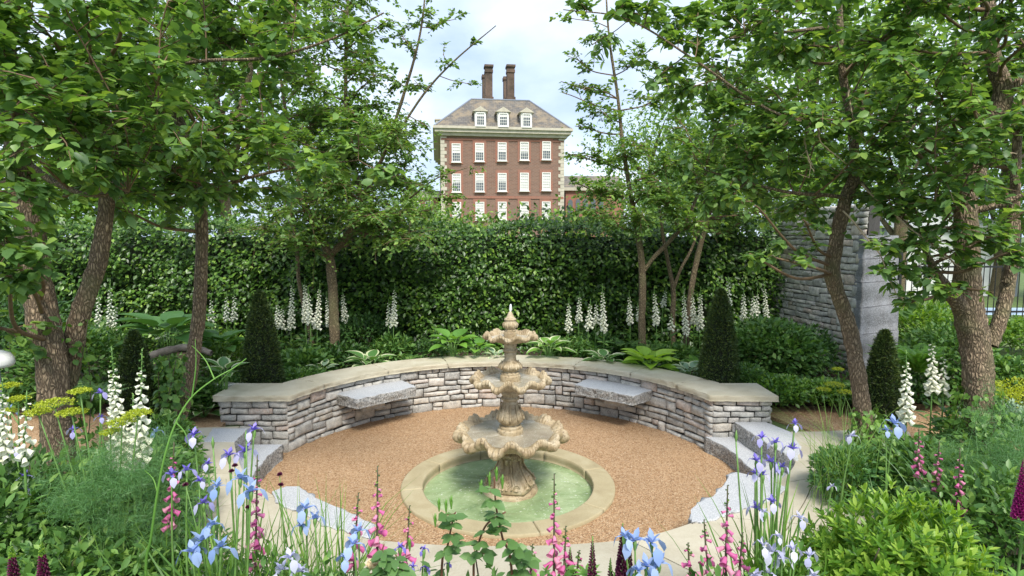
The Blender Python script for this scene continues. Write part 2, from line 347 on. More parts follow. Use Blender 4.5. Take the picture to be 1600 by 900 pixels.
M['wpaint'] = plain('white_trim', (.74, .73, .68), .5, .05, 6)
M['portland'] = plain('pale_stone_trim', (.48, .44, .35), .7, .15, 2)
def m_glass(name, c):
    m, t, b, o = mat(name); b.inputs['Base Color'].default_value = (*c, 1); b.inputs['Roughness'].default_value = .08; return m
M['glass'] = m_glass('window_glass', (.10, .12, .13)); M['blind'] = plain('window_blind', (.62, .62, .6), .6, .06, 1)
M['lead'] = plain('roof_lead', (.2, .22, .25), .5)
M['iron'] = plain('black_iron', (.02, .02, .022), .4)
M['tent'] = plain('white_canvas', (.75, .75, .74), .7, .05, 2)
M['sheet'] = plain('pale_blue_sheet', (.4, .52, .68), .5, .1, 3)

# ---------------- ground ----------------
CX, CY, RW = -.12, 5.07, 2.27          # centre and radius of the sunken circle
RX, RY = -.035, 4.98                   # pool centre
ZP = .32; ZL = .16; ZB = .30; ZK = .42
def arc(cx, cy, r, a0, a1, n): return [(cx+r*math.cos(R(a)), cy+r*math.sin(R(a))) for a in np.linspace(a0, a1, n)]
mb = MB(); th = np.linspace(0, 2*np.pi, 145)[:-1]
S = np.where((np.degrees(th) > 15) & (np.degrees(th) < 165), 2.4, np.where(np.abs(np.degrees(th)-270) < 55, 2.66, 2.72))
radii = [(0, -.6), (1.0, -.6), (S, -.6), (S+.02, ZB-.02), (3.4, ZB-.02), (4.5, ZB-.02), (6.5, ZB), (9, ZB), (12, .28), (20, .25), (40, .1), (90, 0), (300, 0), (900, 0), (3000, 0)]
rows = []
for rr, z in radii:
    rr = np.broadcast_to(rr, th.shape); rows.append(np.stack([CX+rr*np.cos(th), CY+rr*np.sin(th), np.full(th.shape, z)], -1))
V = np.concatenate(rows); n = len(th); i, j = np.meshgrid(np.arange(len(rows)-1), np.arange(n), indexing='ij')
mb.add(V, np.stack([i*n+j, i*n+(j+1) % n, (i+1)*n+(j+1) % n, (i+1)*n+j], -1).reshape(-1, 4), 0, False)
tag(mb.build('ground', M['lawn']), kind='structure')
def sheet(name, poly, z, m, kind='structure', base=None):
    mb = MB(); prism(mb, [tuple(p[:2]) for p in poly], z-.03 if base is None else base, z, 0); return tag(mb.build(name, m), kind=kind)
# gravel floor of the circle
mb = MB(); ri = np.stack([RX+.9*np.cos(th), RY+.9*np.sin(th), 0*th], -1); So = S-.01
k = 10; rows = []
for q in np.linspace(0, 1, k):
    ro = np.stack([CX+So*np.cos(th), CY+So*np.sin(th), 0*th], -1); rr = ri*(1-q)+ro*q
    rr[:, 2] = [0.006*mnoise.noise(Vector((p[0]*3, p[1]*3, 0))) for p in rr]; rows.append(rr)
V = np.concatenate(rows); i, j = np.meshgrid(np.arange(k-1), np.arange(n), indexing='ij')
mb.add(V, np.stack([i*n+j, i*n+(j+1) % n, (i+1)*n+(j+1) % n, (i+1)*n+j], -1).reshape(-1, 4))
tag(mb.build('gravel', M['gravel']), kind='structure')
# loose grit on it
P = []; 
while len(P) < 9000:
    x, y = rng.uniform(-2.4, 2.2), rng.uniform(3.2, 7.3)
    if math.hypot(x-RX, y-RY) > .95 and math.hypot(x-CX, y-CY) < 2.26: P.append((x, y, .004))
P = np.array(P); mb = MB()
PEB = (np.array([(0, -.5, 0), (.2, .45, .05), (1, .2, .02), (.8, -.4, .06), (.5, 0, .35)], float), np.array([(0, 1, 4), (1, 2, 4), (2, 3, 4), (3, 0, 4)]))
a_ = rng.uniform(0, 6.28, len(P)); s_ = rng.uniform(.005, .013, len(P))
scatter(mb, PEB, P, np.stack([np.cos(a_), np.sin(a_), 0*a_], -1), np.tile((0, 0, 1.), (len(P), 1)), s_, s_*.7)
mg, tg, bgx, og = mat('grit'); gg = tg.nodes.new('ShaderNodeNewGeometry'); tg.links.new(ramp(tg, gg.outputs['Random Per Island'], [(0, (.22, .12, .06)), (.3, (.42, .27, .15)), (.7, (.58, .40, .24)), (1, (.74, .6, .45))]), bgx.inputs['Base Color']); bgx.inputs['Roughness'].default_value = .9
tag(mb.build('loose_grit', mg), label='loose tan grit scattered over the gravel circle', cat='grit', kind='stuff')
# planted soil
backbed = arc(CX, CY, 2.6, 23, 157, 26)+[(-3.05, 6.2), (-9, 6.2), (-9, 9.6), (6.2, 9.6), (7, 6.6), (2.72, 6.25)]
sheet('soil_bed', backbed, ZK-.03, M['soil'], base=.1)
sheet('soil_bed', [(-9, 1.2), (-9, 5.0), (-4.3, 5.0), (-3.45, 5.0), (-2.8, 3.9), (-1.9, 2.9), (-1.0, 2.38), (0, 2.22), (1.0, 2.38), (1.9, 2.9), (2.7, 4.0), (3.1, 4.9), (9, 4.9), (9, 1.2)], ZB+.01, M['soil'], base=.1)
# side paths of the same gravel
sheet('gravel_path', [(-9, 5.05), (-9, 6.2), (-3.0, 6.2), (-2.9, 5.6), (-3.4, 5.05)], ZP-.004, M['gravel'], base=.2)
sheet('gravel_path', [(2.6, 6.25), (9, 6.6), (9, 4.95), (3.1, 4.95), (2.9, 5.5)], ZP-.004, M['gravel'], base=.2)
# pale paving sweeping round the front
inn = [(-2.72, 5.6)]+[tuple(G(x, y, ZP)[:2]) for x, y in [(366, 690), (378, 733), (395, 752), (430, 776), (500, 815), (560, 838), (600, 845), (700, 852), (800, 853), (900, 850), (1000, 840), (1078, 818), (1110, 802), (1165, 778), (1225, 745), (1244, 716), (1236, 676)]]
outr = [(-3.5, 5.5), (-3.3, 4.9), (-3.0, 4.3), (-2.7, 3.8), (-2.2, 3.2), (-1.5, 2.65), (-.8, 2.34), (0, 2.25), (.8, 2.34), (1.5, 2.65), (2.1, 3.2), (2.55, 3.85), (2.8, 4.5), (2.95, 5.1), (3.4, 5.5)]
I_ = spline([(x, y, 0) for x, y in inn], 86); O_ = spline([(x, y, 0) for x, y in outr], 86)
mb = MB(); cuts = [0, 11, 20, 31, 42, 54, 64, 73, 85]
for a, b in zip(cuts[:-1], cuts[1:]):
    q0, q1 = a+.06, b-.06
    for half, (f0, f1) in enumerate(((0, .5), (.5, 1))):
        idx = np.arange(a, b+1); ii = I_[idx].copy(); oo = O_[idx].copy()
        ii[0] += (ii[1]-ii[0])*.05; ii[-1] += (ii[-2]-ii[-1])*.05; oo[0] += (oo[1]-oo[0])*.05; oo[-1] += (oo[-2]-oo[-1])*.05
        g = .004; p0 = ii+(oo-ii)*(f0+(g if half else 0)); p1 = ii+(oo-ii)*(f1-(0 if half else g))
        prism(mb, [tuple(p[:2]) for p in p0]+[tuple(p[:2]) for p in p1[::-1]], -.1, ZP)
tag(mb.build('paving', M['paving']), kind='structure')
# right hand slabs running to the path
mb = MB()
for poly in ([(1236, 675), (1330, 675), (1331, 697), (1240, 697)], [(1331, 675), (1420, 675), (1430, 697), (1332, 697)]): prism(mb, [tuple(G(x, y, ZP)[:2]) for x, y in poly], .1, ZP+.005)
tag(mb.build('paving', M['paving']), kind='structure')

# ---------------- rough stone blocks ----------------
def resample(poly, step):
    o = []; n = len(poly)
    for k in range(n):
        a = np.array(poly[k], float); b = np.array(poly[(k+1) % n], float); m = max(1, int(np.linalg.norm(b-a)/step))
        for q in range(m): o.append(a+(b-a)*q/m)
    return np.array(o)
def rough_block(mb, poly, z0, z1, amp=.012, step=.03, layers=5, top=0, side=1, seed=0, inset=.008, T=None):
    p = resample([tuple(q[:2]) for q in poly], step); n = len(p)
    c = p.mean(0); tg_ = np.roll(p, -1, 0)-np.roll(p, 1, 0); nr = nrm(np.stack([tg_[:, 1], -tg_[:, 0]], -1))
    area = np.sum(p[:, 0]*np.roll(p[:, 1], -1)-np.roll(p[:, 0], -1)*p[:, 1])
    if area < 0: nr = -nr
    V = []
    for k in range(layers):
        q = k/(layers-1); z = z0+(z1-.006-z0)*q
        for m_ in range(n):
            f = amp*(mnoise.noise(Vector((p[m_][0]*14+seed, p[m_][1]*14, z*22)))*1.2+mnoise.noise(Vector((p[m_][0]*45, p[m_][1]*45+seed, z*60)))*.6)
            V.append((*(p[m_]+nr[m_]*f), z+(.25*amp*mnoise.noise(Vector((p[m_][0]*12, p[m_][1]*12, 3+seed))) if k == layers-1 else 0)))
    for m_ in range(n): V.append((*(p[m_]-nr[m_]*inset*(1+.6*mnoise.noise(Vector((p[m_][0]*20, p[m_][1]*20, seed))))), z1))
    V = np.array(V)
    if T is not None: V = T(V)
    i, j = np.meshgrid(np.arange(layers), np.arange(n), indexing='ij')
    Q = np.stack([i*n+j, i*n+(j+1) % n, (i+1)*n+(j+1) % n, (i+1)*n+j], -1).reshape(-1, 4)
    mb.add(V, Q, np.where(np.arange(len(Q)) >= (layers-1)*n, top, side))
    off = mb.n-len(V)
    mb.F.append(np.array([list(range(layers*n, (layers+1)*n))])+off); mb.M.append(np.array([top])); mb.S.append(np.array([False]))
    mb.F.append(np.array([list(range(n))])+off); mb.M.append(np.array([side])); mb.S.append(np.array([False]))
def gpoly(px, z): return [tuple(G(x, y, z)[:2]) for x, y in px]
def granite(name, poly, z0, z1, label, cat, amp=.014, seed=0, group=None):
    mb = MB(); rough_block(mb, poly, z0, z1, amp, seed=seed); return tag(mb.build(name, [M['gtop'], M['gside']]), label, cat, group)
granite('stone_step', gpoly([(1101, 682), (1150, 682), (1190, 700), (1250, 742), (1215, 768), (1186, 742), (1164, 724), (1148, 709), (1130, 695)], ZL), -.02, ZL, 'lower granite step on the right, touching the gravel below the right wall end', 'step', seed=1)
granite('stone_step', gpoly([(1148, 659), (1197, 659), (1237, 675), (1252, 697), (1246, 719), (1205, 696)], ZP+.006), 0, ZP+.006, 'upper granite step on the right, against the face of the right wall end', 'step', seed=2)
granite('stone_step', gpoly([(442, 694), (430, 702), (415, 716), (401, 733), (391, 748), (374, 740), (352, 712), (352, 694)], ZL), -.02, ZL, 'lower granite step on the left with a curved dark edge along the gravel', 'step', seed=3)
granite('stone_step', gpoly([(332, 669), (388, 669), (366, 690), (318, 690)], ZP+.006), 0, ZP+.006, 'upper granite step on the left, below the left wall end', 'step', seed=4)
granite('granite_boulder', gpoly([(1140, 740), (1152, 737), (1195, 747), (1232, 762), (1208, 778), (1150, 800), (1110, 812), (1080, 817), (1077, 796), (1090, 785), (1112, 775), (1130, 757)], ZP+.012), -.02, ZP+.012, 'flat topped pale granite boulder between gravel and paving at right', 'boulder', .03, 5)
granite('granite_boulder', gpoly([(423, 768), (447, 759), (468, 759), (487, 774), (531, 793), (563, 808), (585, 819), (578, 838), (520, 824), (470, 802), (430, 784)], ZP+.012), -.02, ZP+.012, 'long white granite boulder edging the gravel at front left', 'boulder', .03, 6)

# ---------------- dry stone walling ----------------
def stonework(mb, path, z0, z1, rows, wmin, wmax, seed, tall=.12, bulge=.016, gap=.004, lean=0):
    """path: (n,2) polyline; outward normal = right of travel"""
    rnd = random.Random(seed); path = np.asarray(path, float); seg = np.linalg.norm(np.diff(path, axis=0), axis=1); cum = np.concatenate([[0], np.cumsum(seg)]); Ltot = cum[-1]
    hs = np.array([rnd.uniform(.7, 1.35) for _ in range(rows)]); hs = hs/hs.sum()*(z1-z0); zs = z0+np.concatenate([[0], np.cumsum(hs)])
    tgt = np.gradient(path, axis=0); tgt = nrm(tgt); nn_ = np.stack([tgt[:, 1], -tgt[:, 0]], -1)
    occ = []
    for r in range(rows):
        s = 0.0; nocc = []
        while s < Ltot-.01:
            blk = [o for o in occ if o[0] <= s+1e-4 < o[1]]
            if blk: s = blk[0][1]; continue
            wd = rnd.uniform(wmin, wmax); nxt = [o[0] for o in occ if o[0] > s]
            e_ = min([s+wd, Ltot]+nxt)
            if Ltot-e_ < wmin*.6: e_ = Ltot if not nxt else e_
            if nxt and min(nxt)-e_ < wmin*.5 and min(nxt)-e_ > 0: e_ = min(nxt)
            top = zs[r+1]
            if r < rows-1 and rnd.random() < tall and e_-s > wmin: top = zs[r+2]; nocc.append((s, e_))
            b = bulge*rnd.uniform(.6, 1.4); of = rnd.uniform(-.006, .008); nu = max(5, int((e_-s)/.03)+2); nv = 7; g1 = gap*rnd.uniform(.5, 1.6); tl = rnd.uniform(-.008, .008)
            eg = min(.12, .007/(e_-s)); us = np.concatenate([[0], np.linspace(eg, 1-eg, nu-2), [1]]); vs_ = np.array([0, .09, .3, .5, .7, .91, 1.]); V = []
            for v in vs_:
                for u in us:
                    ss = s+g1+(e_-s-2*g1)*u; z = zs[r]+g1+(top-zs[r]-2*g1)*v+tl*(u-.5)*2*min(1, 1)
                    x = np.interp(ss, cum, path[:, 0]); y = np.interp(ss, cum, path[:, 1]); nx = np.interp(ss, cum, nn_[:, 0]); ny = np.interp(ss, cum, nn_[:, 1])
                    ed = (1-abs(2*u-1)**9)*(1-abs(2*v-1)**5); ed = ed if 0 < u < 1 and 0 < v < 1 else -.9
                    d = of+b*ed+.012*mnoise.noise(Vector((x*11, y*11, z*17+seed)))+.006*mnoise.noise(Vector((x*38, y*38, z*50)))-lean*(z-z0)
                    if 0 < v < 1: z += .004*mnoise.noise(Vector((x*25, y*25, z*5+9)))
                    V.append((x+nx*d, y+ny*d, z))
            i, j = np.meshgrid(np.arange(nv-1), np.arange(nu-1), indexing='ij')
            mb.add(np.array(V), np.stack([i*nu+j, i*nu+j+1, (i+1)*nu+j+1, (i+1)*nu+j], -1).reshape(-1, 4)); s = e_
        occ = nocc
WF = 5.74; th_r = math.degrees(math.asin((WF-CY)/RW)); xr = CX+RW*math.cos(R(th_r)); xl = CX-RW*math.cos(R(th_r))
WT = .545; CAPT = .60
root = thing('curved_seat_wall', 'low curved dry stone wall with sandstone coping around the gravel circle', 'wall', (CX, CY+2.3, 0))
mb = MB()
arcp = np.array(arc(CX, CY, RW, 180-th_r, th_r, 80))
# travel left to right, gravel side on the right hand
stonework(mb, arcp, -.02, WT, 9, .09, .32, 11, tall=.16)
stonework(mb, np.array([(-2.98, WF), (xl-.0, WF)]), -.02, WT, 8, .1, .26, 12); stonework(mb, np.array([(xr, WF), (2.64, WF)]), -.02, WT, 8, .1, .26, 13)
stonework(mb, np.array([(-2.98, WF+.42), (-2.98, WF)]), -.02, WT, 8, .1, .22, 14); stonework(mb, np.array([(2.64, WF), (2.64, WF+.42)]), -.02, WT, 8, .1, .22, 15)
mb.build('stonework', M['stone'], root)
mb = MB()
inr = arc(CX, CY, RW+.03, 180-th_r-.6, th_r+.6, 60); otr = arc(CX, CY, RW+.36, 18, 162, 60)
prism(mb, [(-2.95, WF+.03)]+inr+[(2.61, WF+.03), (2.61, WF+.4), (2.2, WF+.4)]+otr+[(-2.4, WF+.4), (-2.95, WF+.4)], -.1, WT); mb.build('wall_core', M['core'], root)
# coping slabs
ri_, ro_ = RW-.05, RW+.40
angs = [180-th_r, 150, 128, 108, 88, 66, 47, th_r+13, th_r]
def cap_slab(poly, seed):
    mb = MB(); rough_block(mb, poly, WT-.004, CAPT, .012, step=.025, layers=4, top=0, side=0, seed=seed, inset=.006); mb.build('coping_slab', M['coping'], root)
for k, (a, b) in enumerate(zip(angs[1:-2], angs[2:-1])):
    cap_slab(arc(CX, CY, ri_, a-.12, b+.12, 12)+arc(CX, CY, ro_, b+.12, a-.12, 12), k)
yb = WF+.47; aL = 150; aR = th_r+13
iL = arc(CX, CY, ri_, 180-th_r+.6, aL+.1, 8); oL = [p for p in arc(CX, CY, ro_, aL+.1, 180-th_r, 10) if p[1] > yb]
cap_slab([(-3.03, WF-.05)]+iL+oL+[(-2.46, yb), (-3.03, yb)], 21)
iR = arc(CX, CY, ri_, aR-.1, th_r-.6, 8); oR = [p for p in arc(CX, CY, ro_, th_r, aR-.1, 10) if p[1] > yb]
cap_slab(iR+[(2.69, WF-.05), (2.69, yb), (2.24, yb)]+oR, 22)

# ---------------- benches let into the wall ----------------
def bench(pxs, label, seed):
    zb = .44
    a0, a1 = pxs; n_in = 8
    P0 = [np.array((CX+(RW+.03)*math.cos(R(a)), CY+(RW+.03)*math.sin(R(a)))) for a in np.linspace(a0, a1, 3)]
    chord = P0[-1]-P0[0]; cn = np.array((chord[1], -chord[0])); cn /= np.linalg.norm(cn)
    f0 = P0[0]+cn*.40+chord*.06; f1 = P0[-1]+cn*.40-chord*.06
    poly = [P0[0], P0[1]+0*cn, P0[-1], f1, f0]
    r_ = thing('stone_bench', label, 'bench', (float(P0[1][0]), float(P0[1][1]), 0))
    mb = MB(); def_T = None
    def T(V):
        V = V.copy(); m_ = V[:, 2] < zb-.05
        d = (V[:, :2]-P0[1])@cn
        V[m_, 2] += (np.clip(d, 0, .5)*.04)[m_]; return V
    rough_block(mb, [tuple(p) for p in poly], zb-.13, zb, .016, step=.022, layers=6, seed=seed, T=T); mb.build('seat_slab', [M['gtop'], M['gside']], r_)
    mb = MB(); q = chord/np.linalg.norm(chord); m0 = P0[1]
    rough_block(mb, [tuple(m0-q*.16-cn*.05), tuple(m0-q*.16+cn*.15), tuple(m0+q*.14+cn*.15), tuple(m0+q*.14-cn*.05)], zb-.26, zb-.132, .012, seed=seed+4); mb.build('support_block', [M['stone'], M['stone']], r_)
bench((145, 123), 'left granite bench slab jutting from the curved wall', 31)
bench((62, 40), 'right granite bench slab jutting from the curved wall', 37)

# ---------------- pool and fountain ----------------
root = thing('pool_surround', 'round sandstone kerb of the fountain pool set in the gravel', 'kerb', (RX, RY, 0))
def ringpoly(a, b, r0, r1): return arc(RX, RY, r0, a, b, 14)+arc(RX, RY, r1, b, a, 14)
js = [18, 62, 112, 150, 192, 235, 285, 325, 378]
for a, b in zip(js[:-1], js[1:]):
    mb = MB(); rough_block(mb, ringpoly(a+.25, b-.25, .755, .945), -.06, .028, .002, step=.03, layers=4, top=0, side=0, seed=a, inset=.01); mb.build('kerb_stone', M['ring'], root)
mb = MB(); lathe(mb, [(.77, -.055), (.77, -.3), (.4, -.34), (0.01, -.34)], (RX, RY, 0), 72); mb.build('basin', plain('basin_lining', (.16, .22, .1), .6), root)
mb = MB(); nr_, ns_ = 40, 120; V = []
for i in range(nr_):
    for j in range(ns_):
        r_ = .001+.775*i/(nr_-1); a = j/ns_*2*math.pi; x = r_*math.cos(a); y = r_*math.sin(a)
        h = .004*mnoise.noise(Vector((x*9, y*9, 0)))+.003*math.sin(r_*55+3*mnoise.noise(Vector((x*4, y*4, 2))))*math.exp(-r_*2.2)+.002*mnoise.noise(Vector((x*30, y*30, 5)))
        V.append((RX+x, RY+y, -.062+h))
i, j = np.meshgrid(np.arange(nr_-1), np.arange(ns_), indexing='ij')
mb.add(np.array(V), np.stack([i*ns_+j, i*ns_+(j+1) % ns_, (i+1)*ns_+(j+1) % ns_, (i+1)*ns_+j], -1).reshape(-1, 4)); tag(mb.build('water', M['water']), kind='structure')

FX, FY = -.015, 5.0; FC = (FX, FY, 0)
root = thing('fountain', 'three tiered carved stone fountain with scalloped bowls in the pool', 'fountain', FC)
def ribs(n, amp, lo=-9, hi=9, ph=0, pw=1):
    def f(th, i, r, z):
        k = amp*r if lo <= z <= hi else 0
        c = np.cos(n*th+ph); return r+k*np.sign(c)*np.abs(c)**pw, np.full(th.shape, z)
    return f
# plinth and square pedestal with scrolls and shells
mb = MB(); lathe(mb, [(.26, -.3), (.26, -.1), (.245, -.045), (.235, -.03), (.0, -.03)], FC, 48); mb.build('plinth', M['fountain'], root)
ped = [(.205, -.03), (.225, -.015), (.225, .015), (.208, .03), (.188, .06), (.150, .11), (.112, .16), (.094, .2), (.086, .235), (.098, .25), (.115, .262), (.125, .275), (.12, .29), (.10, .30), (.105, .315), (.085, .335), (.08, .36)]
def fped(th, i, r, z):
    sq = 1/np.maximum(np.abs(np.cos(th+.3)), np.abs(np.sin(th+.3)))**.55
    rr = r*np.where((z < .26), sq*.93, 1.0)
    if .02 < z < .24:
        t4 = ((th+.3+np.pi/4) % (np.pi/2))-np.pi/4      # 0 at face centre
        rr = rr*(1+.10*np.exp(-((np.abs(t4)-.52)/.10)**2)-.05*np.exp(-((np.abs(t4)-.30)/.08)**2))
        if z < .12: rr = rr+.016*np.exp(-(t4/.25)**2)*(1+.8*np.cos(th*40))
    if z >= .25: rr = rr*(1+.05*np.cos(24*th))
    return rr, np.full(th.shape, z)
ped2 = spline([(r, z, 0) for r, z in ped], 70)[:, :2]
mb = MB(); lathe(mb, [tuple(p) for p in ped2], FC, 192, fn=fped)
for k in range(4):     # volutes at the four corners, top and foot
    a = math.pi/4+k*math.pi/2-.3
    for (r0, z0, sc_) in ((.122, .262, .026), (.215, .035, .034)):
        for side in (-1, 1):
            cx = FX+r0*math.cos(a+side*.22); cy = FY+r0*math.sin(a+side*.22)
            er = np.array((math.cos(a+side*.5), math.sin(a+side*.5))); et = np.array((-er[1], er[0])) 
            pts = []
            for q in np.linspace(0, 1, 22):
                rad = sc_*(1-.8*q); aa = q*3.6*math.pi
                pts.append((cx+et[0]*rad*math.cos(aa)*side+er[0]*.008*q, cy+et[1]*rad*math.cos(aa)*side+er[1]*.008*q, z0+rad*math.sin(aa)))
            tube(mb, pts, .0065, 6)
for k in range(4):     # shell and side strapwork on each face
    a = k*math.pi/2-.3; e1 = np.array((math.cos(a), math.sin(a), 0)); e2 = np.array((-math.sin(a), math.cos(a), 0)); c0 = np.array((FX, FY, 0))
    for q in np.linspace(-1, 1, 9):
        p0 = c0+e1*.208+np.array((0, 0, .0)); p1 = c0+e1*(.178-.01*abs(q))+e2*q*.062+np.array((0, 0, .02+.075*math.cos(q*1.1)))
        tube(mb, [p0, (p0+p1)/2+e1*.01, p1], [.004, .0085, .007], 6)
    for s in (-1, 1):
        pts = [c0+e1*.108+e2*s*.035+np.array((0, 0, .245)), c0+e1*.106+e2*s*.04+np.array((0, 0, .19)), c0+e1*.143+e2*s*.056+np.array((0, 0, .12)), c0+e1*.19+e2*s*.085+np.array((0, 0, .06)), c0+e1*.212+e2*s*.075+np.array((0, 0, .025))]
        tube(mb, spline(pts, 16), .0085, 6)
    p = c0+e1*.112+np.array((0, 0, .25)); tube(mb, [p, p+e1*.006+np.array((0, 0, -.03)), p+e1*.0+np.array((0, 0, -.055))], [.016, .013, .003], 6)
mb.build('pedestal', M['fountain'], root)
def bowl(z_rim, Rr, r_foot, z_foot, nsc, wz, name, seed):
    """scalloped bowl: underside, ruffled ribbed rim, inside"""
    P_ = []
    H_ = z_rim-z_foot
    und = [(r_foot, 0), (r_foot*1.15, .06), (Rr*.38, .12), (Rr*.58, .24), (Rr*.74, .42)]
    for r, q in und: P_.append((r, z_foot+H_*q, 0))
    lp = .17*Rr
    P_ += [(Rr*.84, z_rim-lp*1.12, .25), (Rr*.93, z_rim-lp, .8), (Rr*.985, z_rim-lp*.8, 1.0), (Rr*1.02, z_rim-lp*.5, 1), (Rr*1.02, z_rim-lp*.18, 1.05), (Rr*.985, z_rim+.006, 1), (Rr*.93, z_rim+.003, .75), (Rr*.86, z_rim-.016, .4), (Rr*.80, z_rim-.034, .12), (Rr*.7, z_rim-.05, 0), (Rr*.3, z_rim-.075, 0), (.02, z_rim-.08, 0)]
    Q = spline(P_, 80)
    wts = Q[:, 2]; prof = [(q[0], q[1]) for q in Q]
    def fn(th, i, r, z):
        wgt = max(0, wts[i]); c = np.cos(nsc*th+seed); sh = np.sign(c)*np.abs(c)**.8; irr = 1+.25*np.sin(3*th+seed)
        fine = .0185*Rr*np.cos(nsc*6*th+seed*6) * (1 if wgt > .2 else 0)
        rr = r*(1+wgt*(.055*sh*irr))+fine; zz = z+wgt*wz*(-sh)*irr+.4*fine
        if wgt <= .2 and i < 30: rr = rr*(1+.014*np.cos(nsc*th+seed)*(r/Rr))
        return rr, zz
    mb = MB(); lathe(mb, prof, FC, 660, fn=fn); b_ = mb.build(name, M['fountain'], root)
    mb = MB(); V = [(FX, FY, z_rim-.034)]; nn2 = 90; rr_ = []
    for k in range(1, 8):
        for j in range(nn2):
            a = j/nn2*2*math.pi; r_ = Rr*.83*k/7; V.append((FX+r_*math.cos(a), FY+r_*math.sin(a), z_rim-.034+.004*mnoise.noise(Vector((r_*math.cos(a)*30, r_*math.sin(a)*30, seed)))))
    Fq = [(0, 1+j, 1+(j+1) % nn2) for j in range(nn2)]+[(1+k*nn2+j, 1+(k+1)*nn2+j, 1+(k+1)*nn2+(j+1) % nn2, 1+k*nn2+(j+1) % nn2) for k in range(6) for j in range(nn2)]
    mb.add(np.array(V), np.array([f for f in Fq if len(f) == 4])); off = mb.n-len(V)
    mb.F.append(np.array([f for f in Fq if len(f) == 3])+off); mb.M.append(np.zeros(nn2, int)); mb.S.append(np.full(nn2, True))
    mb.build('bowl_water', M['bowlwater'], b_)
bowl(.50, .475, .085, .345, 11, .034, 'lower_bowl', 1.3)
bowl(.972, .335, .07, .86, 10, .023, 'middle_bowl', .4)
bowl(1.352, .226, .05, 1.265, 9, .014, 'upper_bowl', 2.1)
def turned(name, prof, nr, amp, lo, hi, segs=144, petals=True):
    q = spline([(r, z, 0) for r, z in prof], 60)[:, :2]; mb = MB()
    def fn(th, i, r, z):
        if lo <= z <= hi:
            e_ = math.sin((z-lo)/(hi-lo)*math.pi); c = np.abs(np.cos(nr/2*th+ (0 if z < (lo+hi)/2 else 0)))
            return r*(1-amp*e_+2*amp*e_*c**.6)+.003*np.cos(nr*3*th)*e_, np.full(th.shape, z)
        return np.full(th.shape, r), np.full(th.shape, z)
    lathe(mb, [tuple(x) for x in q], FC, segs, fn=fn)
    # curling acanthus tips round the belly
    zb = lo+(hi-lo)*.30; rb = np.interp(zb, q[:, 1], q[:, 0])
    for k in range(nr):
        a = 2*math.pi*(k+.5)/nr; c_, s_ = math.cos(a), math.sin(a); w_ = rb*.1
        tube(mb, spline([(FX+c_*(rb*.8), FY+s_*(rb*.8), hi-.004), (FX+c_*(rb*.86), FY+s_*(rb*.86), (zb+hi)/2), (FX+c_*(rb*1.08), FY+s_*(rb*1.08), zb+.01), (FX+c_*(rb*1.1), FY+s_*(rb*1.1), zb-.012)], 9), [w_*.4, w_*.55, w_*.7, w_*.8, w_*.9, w_, w_*1.1, w_, w_*.5], 6)
    mb.build(name, M['fountain'], root)
turned('lower_baluster', [(.115, .44), (.115, .50), (.10, .505), (.10, .53), (.075, .54), (.085, .55), (.11, .575), (.113, .60), (.10, .65), (.078, .70), (.066, .74), (.062, .76), (.08, .768), (.082, .785), (.07, .79), (.075, .81), (.085, .825), (.08, .86), (.07, .9)], 10, .13, .55, .74)
turned('upper_baluster', [(.09, .92), (.09, .985), (.08, .99), (.08, 1.01), (.062, 1.018), (.07, 1.03), (.09, 1.05), (.092, 1.075), (.075, 1.10), (.055, 1.12), (.05, 1.15), (.056, 1.18), (.05, 1.19), (.064, 1.20), (.064, 1.215), (.052, 1.22), (.055, 1.24), (.06, 1.28), (.055, 1.3)], 9, .13, 1.03, 1.12)
turned('finial', [(.056, 1.30), (.056, 1.365), (.048, 1.37), (.05, 1.385), (.04, 1.39), (.044, 1.40), (.058, 1.42), (.06, 1.44), (.05, 1.462), (.047, 1.47), (.053, 1.475), (.052, 1.485), (.036, 1.5), (.026, 1.52), (.017, 1.54), (.006, 1.552), (.001, 1.555)], 8, .14, 1.40, 1.465)
mb = MB(); tube(mb, [(FX, FY, 1.54), (FX+.002, FY, 1.57), (FX+.003, FY, 1.60), (FX+.004, FY, 1.615)], [.006, .012, .010, .003], 8)
mb.build('water_jet', M['foam'], root)

# ---------------- brick building beyond the hedge ----------------
P0 = A(689, 215, 65.6); P1 = A(881, 213, 67.4); UB = Vector((P1.x-P0.x, P1.y-P0.y, 0)); WB = UB.length; UB.normalize(); NB = Vector((-UB.y, UB.x, 0))   # NB points away from camera
def ZB_(py, u=.5): return A(783, py, 64+4*u).z
def bT(V):   # local (u along facade, v depth behind facade, z) -> world
    V = np.asarray(V, float); o = np.empty_like(V)
    o[:, 0] = P0.x+V[:, 0]*UB.x+V[:, 1]*NB.x; o[:, 1] = P0.y+V[:, 0]*UB.y+V[:, 1]*NB.y; o[:, 2] = V[:, 2]; return o
def bx(mb, u0, u1, v0, v1, z0, z1, m=0): box(mb, u0, u1, v0, v1, z0, z1, m, bT)
bld = thing('brick_building', 'tall brown brick building with slate mansard roof and two chimneys beyond the hedge', 'building', (P0.x, P0.y, 0))
zc0, zc1 = ZB_(213), ZB_(199); ztop = A(783, 155, 66+2.8).z; DB = 26
mb = MB(); bx(mb, 0, WB, 0, DB, -1, zc0+.2); mb.build('wall', M['brick'], bld)
mb = MB()
bx(mb, -.35, WB+.35, -.35, DB+.35, zc0, zc0+.35); bx(mb, -.7, WB+.7, -.7, DB+.7, zc0+.352, zc0+.7); bx(mb, -.9, WB+.9, -.9, DB+.9, zc0+.702, zc1)
mb.build('cornice', M['portland'], bld)
mb = MB(); ins = 3.6; hz = zc1+.003
